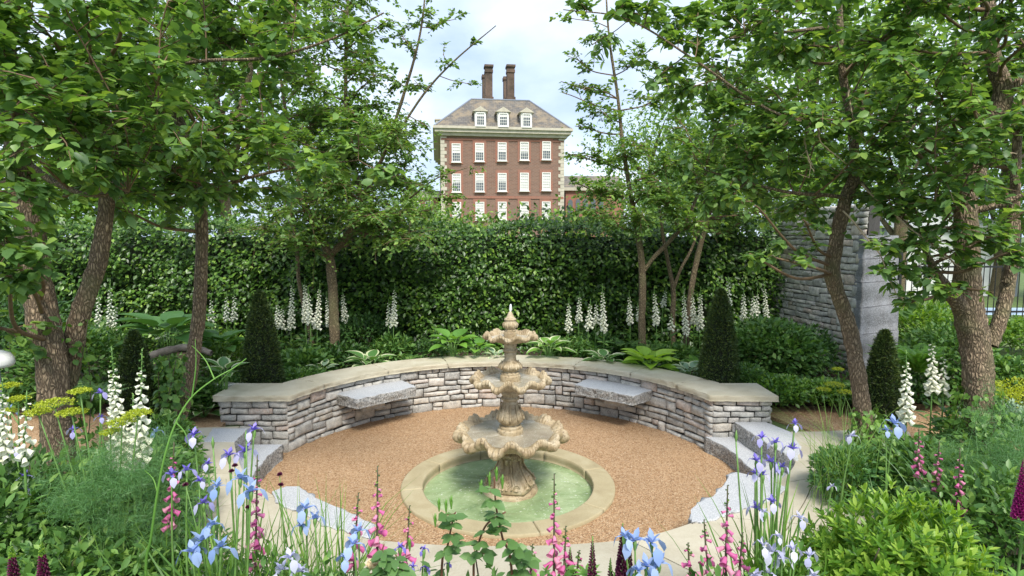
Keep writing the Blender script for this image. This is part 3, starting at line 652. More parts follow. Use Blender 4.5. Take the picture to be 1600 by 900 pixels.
V = [(-.7, -.7, hz), (WB+.7, -.7, hz), (WB+.7, DB+.7, hz), (-.7, DB+.7, hz), (ins, ins-.9, ztop), (WB-ins, ins-.9, ztop), (WB-ins, DB-ins, ztop), (ins, DB-ins, ztop)]
mb.add(bT(V), np.array([(0, 1, 5, 4), (1, 2, 6, 5), (2, 3, 7, 6), (3, 0, 4, 7), (4, 5, 6, 7)]), 0, False); roof = mb.build('roof', M['roof'], bld)
mb = MB()
for a, b in (((-.7, -.7, hz), (ins, ins-.9, ztop)), ((WB+.7, -.7, hz), (WB-ins, ins-.9, ztop)), ((ins, ins-.9, ztop), (WB-ins, ins-.9, ztop))): tube(mb, bT([a, b]), .11, 6)
mb.build('ridge_lead', M['lead'], roof)
def window(u, zc, w_, h_, parent, v=0., arched=False, frac=.5, blind=None, nx=4, ny=6, seed=0):
    mb = MB(); t = .09
    bx(mb, u-w_/2, u+w_/2, v-.05, v+.12, zc-h_/2, zc-h_/2+t); bx(mb, u-w_/2, u+w_/2, v-.05, v+.12, zc+h_/2-t, zc+h_/2)
    bx(mb, u-w_/2, u-w_/2+t, v-.05, v+.12, zc-h_/2+t, zc+h_/2-t); bx(mb, u+w_/2-t, u+w_/2, v-.05, v+.12, zc-h_/2+t, zc+h_/2-t)
    bx(mb, u-w_/2+t, u+w_/2-t, v-.01, v+.03, zc-.03, zc+.03)
    for k in range(1, nx): x = u-w_/2+t+(w_-2*t)*k/nx; bx(mb, x-.014, x+.014, v-.015, v+.02, zc-h_/2+t, zc+h_/2-t)
    for k in range(1, ny):
        if k == ny//2: continue
        z = zc-h_/2+t+(h_-2*t)*k/ny; bx(mb, u-w_/2+t, u+w_/2-t, v-.012, v+.018, z-.014, z+.014)
    bx(mb, u-w_/2-.08, u+w_/2+.08, v-.14, v+.1, zc-h_/2-.1, zc-h_/2-.002)
    f = mb.build('window', M['wpaint'], parent)
    mb = MB(); zsplit = zc+h_/2-(h_)*frac
    bx(mb, u-w_/2+.02, u+w_/2-.02, v+.03, v+.06, zc-h_/2+.02, zsplit); g = mb.build('pane', M['glass'], f)
    mb = MB(); bx(mb, u-w_/2+.02, u+w_/2-.02, v+.04, v+.07, zsplit, zc+h_/2-.02); mb.build('blind', M['blind'], f)
    return f
rows_ = [(234, 28), (282, 28), (327, 28)]; cols_ = [712, 748, 783, 818, 853]
mbs = MB(); fr = [[.5, .5, .5, .58, .5], [.45, .45, .45, .96, .96], [.93, .96, .96, .96, .96]]
for ri2, (py, hp) in enumerate(rows_+[(375, 28)]):
    for ci, px in enumerate(cols_):
        u = (px-689)/192*WB; zc = ZB_(py, u/WB)-.15; h_ = 28/900*66*.99; w_ = 1.0
        bx(mbs, u-w_/2-.26, u+w_/2+.26, -.06, .02, zc-h_/2-.22, zc+h_/2+.34)
        f = window(u, zc, w_, h_, bld, v=-.17, frac=(fr+[[.96]*5])[ri2][ci])
for py in (308,): z = ZB_(py); bx(mbs, 0, WB, -.09, .02, z-.14, z+.14)
for py in (257,): pass
bx(mbs, 0, WB, -.07, .02, zc0-.45, zc0-.25)
mbs.build('red_brick_dressing', M['redbrick'], bld)
for side, nm in ((0, 'quoin_column'), (1, 'quoin_column')):
    mb = MB(); z = -1; k = 0
    while z < zc0-.3:
        wq = .62 if k % 2 else .38
        if side == 0: bx(mb, -.07, wq, -.07, .5, z+.01, z+.38)
        else: bx(mb, WB-wq, WB+.07, -.07, .5, z+.01, z+.38)
        z += .4; k += 1
    mb.build(nm, M['portland'], bld)
for px in (749, 784, 820):
    u = (px-689)/192*WB; z0 = ZB_(199); z1 = ZB_(177); wd = 1.25
    mb = MB(); bx(mb, u-wd/2, u+wd/2, -.75, 2.6, z0, z1+.05); d = mb.build('dormer', M['wpaint'], bld)
    mb = MB(); V = [(u-wd/2-.25, -.95, z1+.08), (u+wd/2+.25, -.95, z1+.08), (u, -.95, z1+.62), (u-wd/2-.25, 3.4, z1+.08), (u+wd/2+.25, 3.4, z1+.08), (u, 3.4, z1+.62)]
    mb.add(bT(V), [(0, 1, 2), (0, 2, 5, 3), (2, 1, 4, 5), (0, 3, 4, 1)], 0, False); mb.build('pediment', M['portland'], d)
    f = window(u, (z0+z1)/2, .95, (z1-z0)*.94, d, v=-.86, frac=.3, nx=4, ny=4)
mb = MB(); bx(mb, -.55, .9, 5, 6.5, zc1, zc1+1.7); bx(mb, -.7, 1.0, 4.9, 6.6, zc1+1.7, zc1+1.85, 0); mb.build('side_dormer', M['portland'], bld)
mb = MB(); bx(mb, WB-.9, WB+.55, 5, 6.5, zc1, zc1+1.5); mb.build('side_dormer', M['portland'], bld)
for (px, wpx, bpx, tp) in ((763.5, 12.5, 758.5, 117), (797.5, 12.5, 791.5, 120)):
    def CU(p): return (p-689)/192*WB
    cz0, cz1 = ztop-.3, ZB_(103); u = CU(px)*1.0; hw = wpx/900*72/2
    mb = MB(); v0 = 8
    # stack stands further back: place by its own distance
    c = A(px, 150, 72.5)
    def cb(cx_, cy_, hw_, hd, z0, z1):
        V = np.array([(x, y, z) for z in (z0, z1) for y in (-hd, hd) for x in (-hw_, hw_)], float); o = V.copy()
        o[:, 0] = cx_+V[:, 0]*UB.x-V[:, 1]*UB.y; o[:, 1] = cy_+V[:, 0]*UB.y+V[:, 1]*UB.x
        mb.add(o, np.array([(0, 2, 3, 1), (4, 5, 7, 6), (0, 1, 5, 4), (2, 6, 7, 3), (0, 4, 6, 2), (1, 3, 7, 5)]), 0, False)
    zt = A(px, 103, 72.5).z; zb = A(px, 157, 72.5).z-1
    cb(c.x, c.y, hw*.88, .5, zb, zt-.9); cb(c.x, c.y, hw*1.0, .6, zt-.9, zt-.6); cb(c.x, c.y, hw*.92, .52, zt-.6, zt-.25); cb(c.x, c.y, hw*1.1, .7, zt-.25, zt)
    cb(c.x, c.y, hw*1.1, .7, zb, zb+1.3)
    mb.build('chimney', M['chimbrick'], roof); mb = MB(); c2 = A(bpx, 150, 76.5); zt2 = A(px, tp, 76.5).z; cb(c2.x, c2.y, hw*.8, .5, zb, zt2-.5); cb(c2.x, c2.y, hw*.95, .6, zt2-.5, zt2-.1)
    mb.build('chimney', M['chimbrick'], roof)
# lower wing to the right
def simple_wing(name, label, px0, px1, Y, py_eave, py_ridge, depth, m, wins, arched):
    a = A(px0, py_eave, Y); b = A(px1, py_eave, Y); r_ = thing(name, label, 'building', (a.x, Y, 0)); W_ = b.x-a.x; ze = a.z; zr = A(px0, py_ridge, Y+depth/2).z
    mb = MB(); box(mb, a.x, b.x, Y, Y+depth, -1, ze); mb.build('wall', m, r_)
    mb = MB(); box(mb, a.x-.3, b.x+.3, Y-.4, Y+depth+.4, ze+.003, ze+.45); mb.build('cornice', M['portland'], r_)
    mb = MB(); V = [(a.x-.3, Y-.4, ze+.45), (b.x+.3, Y-.4, ze+.45), (b.x+.3, Y+depth+.4, ze+.45), (a.x-.3, Y+depth+.4, ze+.45), (a.x-.3, Y+depth/2, zr), (b.x+.3, Y+depth/2, zr)]
    mb.add(V, [(0, 1, 5, 4), (2, 3, 4, 5), (0, 4, 3), (1, 2, 5)], 0, False); mb.build('roof', M['roof'], r_)
    for px, py, wpx, hpx in wins:
        c = A(px, py, Y); w_, h_ = wpx/900*Y, hpx/900*Y; mb = MB(); n_ = 10
        pl = [(c.x-w_/2, c.z-h_/2), (c.x+w_/2, c.z-h_/2), (c.x+w_/2, c.z+h_/4)]+([(c.x+w_/2*math.cos(t_), c.z+h_/4+h_/4*math.sin(t_)) for t_ in np.linspace(.2, math.pi-.2, n_)] if arched else [(c.x+w_/2, c.z+h_/2), (c.x-w_/2, c.z+h_/2)])+[(c.x-w_/2, c.z+h_/4)]
        def strip(off0, y0, y1, sc2, m_, nm, par):
            mb = MB(); cx_, cz_ = c.x, c.z; q = [((x-cx_)*sc2+cx_, (z-cz_)*sc2+cz_) for x, z in pl]; n = len(q)
            V = [(x, y0, z) for x, z in q]+[(x, y1, z) for x, z in q]; mb.add(V, [tuple(range(n))]+[(k, (k+1) % n, n+(k+1) % n, n+k) for k in range(n)], 0, False); return mb.build(nm, m_, par)
        f = strip(0, Y-.08, Y+.05, 1.12, M['wpaint'] if not arched else M['redbrick'], 'window', r_); strip(0, Y-.11, Y, .92, M['glass'], 'pane', f)
    return r_
simple_wing('brick_wing', 'low red brick range with arched windows and slate roof, right of the tall brick building', 884, 975, 84, 298, 275, 12, M['redbrick'], [(891, 322, 8, 22), (903, 320, 8, 20), (915, 320, 8, 20), (927, 320, 8, 20), (939, 320, 8, 20)], True)
simple_wing('stone_fronted_house', 'pale low house glimpsed left of the tall brick building', 640, 684, 78, 309, 298, 10, M['redbrick'], [(669, 322, 8, 14), (652, 322, 8, 14)], False)

# ---------------- hedge ----------------
def rough_n(n, s=.35): return rng.normal(0, s, (n, 3))
hroot = thing('hornbeam_hedge', 'tall dense clipped leafy hedge closing the back of the garden', 'hedge', (0, 9.3, 0))
HY = 9.0
def hedge_x(u): return u
nH = 47000
x = rng.uniform(-8.6, 4.6, nH); front = rng.random(nH) < .80
ht = 2.34+.05*np.sin(x*2.1)+.04*np.sin(x*5.3+1)
dep = np.abs(rng.normal(0, .17, nH)); ybase = HY+.10*np.sin(x*1.3)+.07*np.sin(x*3.1+1)
z = ZK+(ht-ZK)*rng.random(nH); bul = np.array([.24*mnoise.noise(Vector((a*1.7, c*2.3, 4)))+.06*mnoise.noise(Vector((a*5, c*5, 1))) for a, c in zip(x, z)])
y = ybase+dep-bul
top = ~front; y[top] = HY+rng.random(top.sum())*.9; z[top] = ht[top]+np.abs(rng.normal(0, .07, top.sum()))*(1+.0*x[top])+np.where(rng.random(top.sum()) < .12, rng.random(top.sum())*.30, 0)-.04
P = np.stack([x, y, z], -1); D = np.stack([rng.normal(0, .6, nH), -.35-.3*rng.random(nH), -.35+rng.normal(0, .35, nH)], -1); D[top] = rng.normal(0, .7, (top.sum(), 3))+(0, -.1, .25)
Nn = np.stack([rng.normal(0, .4, nH), np.full(nH, -.75), .75+rng.normal(0, .35, nH)], -1)
L = rng.uniform(.05, .10, nH); mb = MB(); scatter(mb, LEAF2, P, D, Nn, L, L*.62); mb.build('foliage', M['hedge'], hroot)
mb = MB(); box(mb, -8.6, 4.6, HY+.38, HY+.95, ZK-.1, 2.2); mb.build('hedge_shade_core', plain('hedge_inner_shade', (.018, .03, .010), .9, .6, 20), hroot)  # solid opaque box, the hedge's inner shade put into its dark colour

# ---------------- tall dry stone wall on the right, with block pier ----------------
tw = thing('tall_stone_wall', 'tall pale dry stone wall rising behind the trees at right', 'wall', (3.9, 8.6, 0))
pa = [A(1192, 400, 9.6), A(1250, 400, 8.6), A(1300, 400, 7.9), A(1352, 400, 7.3)]
path = spline([(p.x, p.y, 0) for p in pa], 40)[:, :2]
mb = MB(); stonework(mb, path, .1, 2.62, 34, .09, .34, 41, tall=.16, bulge=.014, gap=.003); mb.build('stonework', M['stonel'], tw)
mb = MB(); o_ = np.array([(p[0]+.04, p[1]+.03) for p in path]); b_ = np.array([(p[0]+.45, p[1]+.45) for p in path[::-1]]); prism(mb, [tuple(p) for p in o_]+[tuple(p) for p in b_], 0, 2.6); mb.build('wall_core', M['core'], tw)
pier = thing('block_stone_pier', 'grey speckled pier of big flat blocks ending the tall dry stone wall', 'pier', (4.5, 7.3, 0))
e0 = path[-1]
pe = A(1414, 400, 7.7); zs_ = [.1, .55, .95, 1.30, 1.62, 1.92, 2.22]
for k in range(6):
    mb = MB(); x0, y0 = e0[0]-.05, e0[1]-.05; xs_ = 4.50+.02*k
    rough_block(mb, [(x0, y0), (pe.x-.02*k, pe.y), (pe.x+.1, pe.y+.5), (x0+.1, y0+.8)], zs_[k]+.003, zs_[k+1]-.003, .006, step=.05, layers=4, top=0, side=0, seed=50+k); mb.build('stone_block', M['gdark'], pier)
# railings on the right, lawn beyond
rl = thing('iron_railings', 'black iron railings standing on the lawn behind the right hand trees', 'railings', (8, 13.5, 0))
mb = MB(); y_ = 13.5
for xx in np.arange(6.6, 15.5, .14): tube(mb, [(xx, y_, .25), (xx, y_, 1.62), (xx, y_, 1.75)], [.011, .011, .002], 5)
mb.build('bar_panel', M['iron'], rl)
mb = MB(); box(mb, 6.5, 15.6, y_-.02, y_+.02, 1.48, 1.52); mb.build('rail', M['iron'], rl)
mb = MB(); box(mb, 6.5, 15.6, y_-.02, y_+.02, .42, .46); mb.build('rail', M['iron'], rl)
for xx in (6.6, 9.1, 11.6, 14.1):
    mb = MB(); box(mb, xx-.035, xx+.035, y_-.035, y_+.035, .2, 1.85); mb.build('post', M['iron'], rl)
def tent(x0, x1, y0, y1, h, label):
    r_ = thing('marquee', label, 'marquee', (x0, y0, 0)); mb = MB(); box(mb, x0, x1, y0, y1, 0, h); mb.build('side_canvas', M['tent'], r_)
    mb = MB(); cx_, cy_ = (x0+x1)/2, (y0+y1)/2; mb.add([(x0-.2, y0-.2, h), (x1+.2, y0-.2, h), (x1+.2, y1+.2, h), (x0-.2, y1+.2, h), (cx_, cy_, h+1.0)], [(0, 1, 4), (1, 2, 4), (2, 3, 4), (3, 0, 4)], 0, False); mb.build('roof_canvas', M['tent'], r_)
    for xx in np.linspace(x0, x1, 4):
        mb = MB(); box(mb, xx-.06, xx+.06, y0-.1, y0-.01, 0, h); mb.build('pole', M['lead'], r_)
tent(12.2, 16.6, 19, 23, 2.5, 'white canvas marquee with grey poles beyond the railings at right')
sb = MB(); rough_block(sb, [(11.0, 14.2), (13.5, 14.2), (13.5, 14.9), (11.0, 14.9)], .25, .36, .03, step=.1, layers=3, top=0, side=0)
tag(sb.build('folded_sheet', M['sheet']), 'pale blue sheet lying on the lawn near the railings at the right edge', 'sheet')
# ---------------- trees ----------------
def bark_tube(mb, pts, rad, seed=0, sides=26, step=.03, amp=.1, mat_=0, freq=26):
    pts = np.asarray([tuple(p) for p in pts], float); Ls = np.linalg.norm(np.diff(pts, axis=0), axis=1).sum(); n = max(6, int(Ls/step))
    C_ = spline(pts, n); rr = np.interp(np.linspace(0, 1, n), np.linspace(0, 1, len(rad)), rad); m0 = MB(); tube(m0, C_, rr, sides, cap=False)
    V = m0.V[0]; Cc = np.repeat(C_, sides, axis=0); dr = nrm(V-Cc)
    for k in range(len(V)):
        v = V[k]; q = Vector((v[0]*freq, v[1]*freq, v[2]*freq*.42)); f = abs(mnoise.noise(q))*1.6-.35; f += .8*mnoise.noise(Vector((v[0]*7, v[1]*7, v[2]*5+seed)))
        V[k] = v+dr[k]*amp*rr[k//sides]*f
    mb.add(V, m0.F[0], mat_)
def px_path(L): # (px,py,Y,width px) -> pts, radii
    P_ = [A(a, b, Y) for a, b, Y, w_ in L]; r_ = [w_/2/F*Y*(.69 if w_ > 12 else .66) for a, b, Y, w_ in L]; return P_, r_
def tree(name, label, cat, stems, clumps, leaf, Lsz, T=LEAF, bark='bark', group=None, tw=.006, bare=0, leaf2=None, droop=.12, sides=30, amp=.15, dens=1.0, flat=.5):
    sp = []
    for s in stems: sp.append(px_path(s))
    base = sp[0][0][0]; root = thing(name, label, cat, tuple(base), group)
    mb = MB()
    for k, (p, r_) in enumerate(sp): bark_tube(mb, p, r_, k, sides if r_[0] > .05 else 12, .03 if r_[0] > .05 else .06, amp)
    mb.build('trunk', M[bark], root)
    sk = np.concatenate([spline(p, 40) for p, r_ in sp]); skr = np.concatenate([np.interp(np.linspace(0, 1, 40), np.linspace(0, 1, len(r_)), r_) for p, r_ in sp])
    tm = MB(); Ps, Ds, Ns = [], [], []
    for (px, py, Y, r_, n) in clumps:
        c = np.array(A(px, py, Y)); n = int(n*dens)
        cand = sk[:, 2] < c[2]+.1
        dd = np.linalg.norm(sk-c, axis=1)+np.where(cand, 0, 3)+.35*np.abs(sk[:, 2]-c[2]+.5); k = int(np.argmin(dd)); s = sk[k]; rad = min(skr[k]*.5, .016)
        v = c-s; mid = s+v*.5+np.array((0, 0, -.06*np.linalg.norm(v)))+rng.normal(0, .05, 3)*np.linalg.norm(v)
        lim = spline([s, mid, c, c+nrm(v)*r_*.7], 22); tube(tm, lim, np.linspace(rad, .004, 22), 7)
        n = int(n*1.55); ntw = max(3, int(n/17)); per = n/ntw
        for t_ in range(ntw):
            st = lim[int(rng.uniform(7, 22))]; d = nrm(rng.normal(0, 1, 3)*np.array((1, 1, flat))+.35*nrm(v)); ln = r_*rng.uniform(.5, 1.25)
            e_ = st+d*ln+np.array((0, 0, -droop*ln)); m_ = (st+e_)/2+rng.normal(0, .06, 3)*ln+np.array((0, 0, .1*ln)); tp = spline([st, m_, e_], 7)
            tube(tm, tp, np.linspace(tw*.8, tw*.25, 7), 3, cap=False)
            if rng.random() < bare: continue
            m = max(4, int(per*rng.uniform(.7, 1.3))); u = np.sort(rng.uniform(.12, 1.0, m)); sp2 = np.stack([np.interp(u*6, np.arange(7), tp[:, q]) for q in range(3)], -1)
            tang = nrm(e_-st); side = nrm(np.cross(tang, (0, 0, 1.))); sg = np.where(np.arange(m) % 2 == 0, 1, -1)[:, None]
            Ps.append(sp2+rng.normal(0, Lsz*.22, (m, 3))); Ds.append(tang[None]*.6+side[None]*sg*.8+rng.normal(0, .3, (m, 3))+np.array((0, 0, -.15))); Ns.append(np.array((0, 0, 1.))[None]+rng.normal(0, .38, (m, 3)))
    tm.build('branches', M['twig'], root)
    Ps, Ds, Ns = map(np.concatenate, (Ps, Ds, Ns)); L = Lsz*rng.uniform(.65, 1.2, len(Ps)); mb = MB()
    scatter(mb, T, Ps, Ds, Ns, L, L*.66); crown_ = mb.build('crown', [M[leaf], M['elm_b']], root)
    nf_ = len(T[1]); mi = np.repeat((rng.random(len(Ps)) < .28).astype(np.int32), nf_); crown_.data.polygons.foreach_set('material_index', mi) if len(mi) == len(crown_.data.polygons) else None; return root
def grid_clumps(x0, x1, y0, y1, Y0, Y1, nx, ny, r, n, jit=1., holes=()):
    o = []
    for i in range(nx):
        for j in range(ny):
            px = x0+(x1-x0)*(i+.5+rng.uniform(-.45, .45)*jit)/nx; py = y0+(y1-y0)*(j+.5+rng.uniform(-.45, .45)*jit)/ny
            if any(a < px < c and b < py < d for a, b, c, d in holes): continue
            Y = rng.uniform(Y0, Y1); o.append((px, py, Y, r*rng.uniform(.7, 1.2), n))
    return o
# left front tree (cork-barked trunk)
tree('elm_tree', 'nearest left tree with thick rugged cork bark and a second leaning stem', 'tree',
     [[(104, 830, 3.75, 74), (94, 760, 3.8, 66), (88, 680, 3.82, 62), (84, 600, 3.85, 62), (72, 520, 3.88, 62), (56, 440, 3.9, 60), (46, 350, 3.92, 54), (34, 270, 3.95, 46), (18, 180, 3.95, 42), (8, 80, 3.98, 38), (0, -60, 4.0, 30)],
      [(95, 640, 3.98, 40), (112, 560, 4.02, 42), (125, 490, 4.05, 40), (150, 420, 4.1, 36), (164, 340, 4.15, 32), (170, 240, 4.2, 26), (150, 120, 4.2, 20)],
      [(52, 262, 3.95, 16), (85, 285, 3.8, 14), (140, 305, 3.7, 11), (200, 300, 3.6, 7)]],
     grid_clumps(-90, 190, -60, 260, 3.2, 4.6, 5, 5, .30, 150)+[(20, 400, 3.0, .2, 120), (-10, 350, 3.0, .25, 150), (15, 440, 3.0, .12, 45), (30, 300, 3.1, .2, 90), (250, 60, 3.4, .3, 160), (240, 150, 3.4, .3, 170), (150, 260, 3.4, .28, 150), (110, 30, 3.2, .3, 150), (-60, 500, 3.4, .25, 120)],
     'elm', .082)
tree('elm_tree', 'slender left tree leaning over the left path, trunk beside the left wall end', 'tree',
     [[(246, 760, 4.6, 30), (268, 690, 4.7, 32), (292, 610, 4.9, 30), (306, 530, 5.0, 29), (313, 450, 5.0, 27), (315, 350, 5.0, 25), (305, 270, 5.0, 24), (280, 190, 5.05, 21), (240, 110, 5.1, 19), (215, 30, 5.1, 16), (200, -80, 5.2, 12)],
      [(306, 240, 5.0, 18), (330, 212, 5.0, 20), (365, 190, 5.0, 17), (385, 140, 5.0, 13), (400, 60, 5.0, 11), (420, -40, 5.0, 9)],
      [(235, 108, 5.0, 7), (320, 95, 4.6, 8), (420, 90, 4.4, 7), (520, 60, 4.3, 5), (600, 20, 4.3, 3)],
      [(310, 300, 4.9, 9), (380, 280, 4.5, 8), (460, 262, 4.2, 5), (560, 250, 4.1, 3)]],
     grid_clumps(170, 450, -60, 300, 4.2, 5.6, 5, 6, .33, 150)+[(430, 235, 4.1, .22, 120), (500, 260, 4.05, .22, 110), (560, 225, 4.1, .2, 70), (600, 265, 4.1, .16, 45), (330, 240, 4.2, .25, 110), (250, 310, 4.2, .22, 110), (330, 300, 4.3, .2, 80), (460, 40, 4.4, .25, 100), (540, 45, 4.3, .2, 50), (200, 330, 4.6, .2, 60)],
     'elm', .083)
# back left multi-stem
tree('small_leaved_tree', 'multi-stemmed tree behind the left bench with a long whippy branch towards the building', 'tree',
     [[(525, 575, 8.1, 26), (522, 500, 8.15, 22), (518, 430, 8.2, 22), (512, 392, 8.2, 21), (495, 360, 8.2, 15), (470, 300, 8.2, 11), (450, 200, 8.2, 8), (430, 60, 8.2, 5)],
      [(516, 400, 8.2, 16), (545, 365, 8.15, 16), (565, 320, 8.1, 13), (545, 220, 8.1, 10), (540, 110, 8.1, 8), (545, -40, 8.1, 5)],
      [(565, 320, 8.1, 11), (600, 240, 8.0, 9), (630, 150, 7.9, 7), (655, 60, 7.8, 5), (668, -40, 7.8, 3)],
      [(605, 235, 8.0, 6), (660, 150, 7.8, 5), (710, 95, 7.7, 4), (775, 40, 7.6, 2)],
      [(497, 575, 8.4, 9), (480, 500, 8.4, 10), (467, 440, 8.4, 9), (464, 390, 8.4, 9), (455, 330, 8.4, 6)],
      [(640, 310, 8.0, 5), (680, 280, 7.8, 3), (730, 262, 7.7, 2)]],
     grid_clumps(425, 640, 180, 380, 7.4, 8.8, 6, 6, .42, 300)+grid_clumps(440, 600, -20, 190, 7.6, 8.6, 4, 5, .42, 190)
     +[(625, 130, 7.9, .3, 110), (640, 70, 7.8, .3, 110), (660, 30, 7.8, .3, 90), (660, 140, 7.8, .25, 70), (700, 100, 7.7, .2, 45), (735, 70, 7.7, .15, 25), (690, 35, 7.8, .25, 50), (720, 128, 7.7, .2, 30), (610, 200, 7.9, .3, 120), (640, 230, 7.9, .25, 80), (660, 290, 7.8, .25, 90), (690, 275, 7.8, .22, 55), (700, 305, 7.8, .22, 55), (650, 330, 7.9, .28, 110), (735, 262, 7.7, .12, 14), (640, 370, 7.7, .2, 60), (655, 190, 7.9, .2, 35), (600, 370, 7.6, .3, 130)],
     'cherry', .068, LEAF2, 'bark2', sides=16, dens=1.25)
# back right
tree('small_leaved_tree', 'slim forked tree behind the right part of the curved wall, nearest the fountain', 'tree',
     [[(1004, 565, 8.1, 18), (1003, 500, 8.15, 16), (1004, 440, 8.15, 16), (1000, 385, 8.15, 14), (990, 330, 8.15, 11), (975, 240, 8.1, 9), (965, 150, 8.1, 7), (952, 60, 8.1, 5), (945, -40, 8.1, 3)],
      [(1003, 428, 8.15, 11), (1022, 402, 8.1, 10), (1045, 378, 8.1, 10), (1075, 340, 8.1, 8), (1110, 250, 8.1, 6)]],
     [(905, 95, 8, .25, 60), (895, 150, 8, .22, 40), (925, 140, 8, .28, 90), (940, 60, 8, .3, 110), (950, 180, 8, .3, 130), (915, 200, 8, .22, 50), (905, 245, 8, .2, 40), (935, 250, 8, .3, 120), (955, 300, 8, .35, 240), (910, 290, 7.9, .22, 70), (1000, 90, 8.1, .3, 120), (985, 240, 8, .35, 220), (1010, 300, 7.9, .38, 280), (1040, 260, 8, .38, 240), (1050, 330, 7.9, .35, 260), (1070, 200, 8.2, .38, 190), (1030, 150, 8.2, .38, 180), (1000, 345, 7.8, .3, 200), (930, 330, 7.9, .22, 90), (900, 30, 8, .2, 25), (885, 130, 8, .12, 14), (1090, 290, 8, .35, 220), (1080, 350, 7.8, .28, 160), (960, 345, 7.8, .22, 110)],
     'cherry', .068, LEAF2, 'bark2', sides=16, dens=1.7)
tree('small_leaved_tree', 'tree with several thin splayed stems behind the right yew cone', 'tree',
     [[(1052, 580, 8.4, 13), (1051, 500, 8.4, 12), (1052, 455, 8.4, 11), (1044, 410, 8.4, 9), (1036, 370, 8.4, 8), (1030, 320, 8.4, 6)],
      [(1052, 452, 8.4, 8), (1064, 420, 8.4, 7), (1080, 390, 8.4, 6), (1100, 340, 8.4, 5)],
      [(1068, 580, 8.5, 13), (1076, 490, 8.5, 14), (1082, 440, 8.5, 13), (1094, 385, 8.5, 12), (1110, 330, 8.5, 9), (1130, 250, 8.5, 7), (1150, 150, 8.5, 5)]],
     grid_clumps(1080, 1210, 200, 360, 7.8, 9.0, 4, 4, .36, 230)+[(1150, 130, 8.4, .35, 160), (1190, 180, 8.4, .35, 160), (1110, 120, 8.4, .35, 150)],
     'cherry', .068, LEAF2, 'bark2', sides=16)
# right front pair
trF = tree('elm_tree', 'right tree with a curving slim trunk between the paving and the dark yew cone', 'tree',
     [[(1362, 715, 5.0, 42), (1348, 640, 5.1, 36), (1338, 570, 5.15, 34), (1326, 510, 5.2, 32), (1310, 460, 5.2, 31), (1300, 425, 5.2, 32), (1306, 380, 5.2, 30), (1322, 310, 5.2, 28), (1336, 270, 5.2, 24), (1330, 190, 5.2, 18), (1316, 110, 5.2, 15), (1312, 30, 5.2, 13), (1310, -70, 5.2, 10)],
      [(1330, 310, 5.2, 11), (1290, 305, 5.1, 9), (1230, 300, 5.0, 8), (1150, 280, 5.0, 5), (1100, 265, 5.0, 3)],
      [(1318, 195, 5.2, 10), (1250, 190, 4.9, 8), (1180, 160, 4.7, 7), (1080, 90, 4.5, 5), (980, 30, 4.4, 4), (880, 15, 4.4, 2)],
      [(1316, 40, 5.2, 9), (1230, 50, 5.0, 7), (1140, 60, 4.9, 5)],
      [(1345, 285, 5.15, 9), (1380, 320, 4.9, 8), (1430, 360, 4.7, 6), (1480, 400, 4.6, 4), (1500, 425, 4.6, 3)]],
     grid_clumps(1110, 1400, -60, 320, 4.4, 5.8, 6, 6, .36, 150)+[(1060, 60, 4.6, .26, 110), (1010, 25, 4.5, .24, 90), (960, 20, 4.4, .2, 60), (915, 14, 4.4, .14, 30), (940, 60, 4.5, .12, 22), (1040, 110, 4.6, .22, 80), (1100, 130, 4.7, .28, 120), (1090, 30, 4.7, .28, 120), (1120, 200, 4.8, .26, 120), (1090, 250, 4.9, .18, 45), (1160, 260, 4.9, .28, 120), (1150, 300, 4.8, .18, 45), (1190, 330, 4.7, .15, 36), (1180, 400, 4.6, .12, 28), (1220, 405, 4.6, .1, 20), (1400, 330, 4.6, .24, 110), (1440, 380, 4.5, .22, 100), (1400, 420, 4.5, .18, 70), (1460, 430, 4.4, .15, 60), (1380, 380, 4.5, .15, 50), (1260, 350, 4.7, .13, 28)],
     'elm', .08)
trG = tree('elm_tree', 'stout forked tree with furrowed bark at the far right', 'tree',
     [[(1530, 760, 4.6, 62), (1532, 690, 4.65, 58), (1530, 610, 4.7, 56), (1524, 540, 4.75, 60), (1512, 480, 4.75, 60), (1512, 400, 4.78, 46), (1510, 320, 4.8, 44), (1532, 240, 4.8, 40), (1568, 150, 4.8, 36), (1550, 80, 4.8, 30), (1540, -60, 4.8, 24)],
      [(1505, 485, 4.72, 34), (1480, 450, 4.65, 26), (1462, 425, 4.6, 18), (1440, 380, 4.5, 10)],
      [(1548, 540, 4.8, 30), (1568, 480, 4.85, 28), (1580, 410, 4.9, 26), (1585, 320, 4.95, 22), (1590, 200, 5.0, 16)],
      [(1572, 440, 4.85, 24), (1590, 405, 4.8, 24), (1640, 380, 4.8, 18), (1720, 330, 4.8, 10)],
      [(1575, 150, 4.8, 20), (1600, 120, 4.75, 18), (1680, 60, 4.7, 10)],
      [(1520, 330, 4.8, 16), (1560, 320, 4.7, 14), (1610, 300, 4.6, 9)]],
     grid_clumps(1380, 1690, -60, 340, 4.0, 5.6, 6, 6, .33, 150)+[(1520, 380, 4.3, .18, 60), (1560, 400, 4.2, .2, 75), (1480, 360, 4.3, .22, 90), (1600, 330, 4.2, .22, 90), (1490, 455, 4.3, .14, 36), (1540, 455, 4.2, .1, 22), (1430, 470, 4.5, .14, 36), (1400, 200, 4.6, .3, 130)],
     'elm', .08)
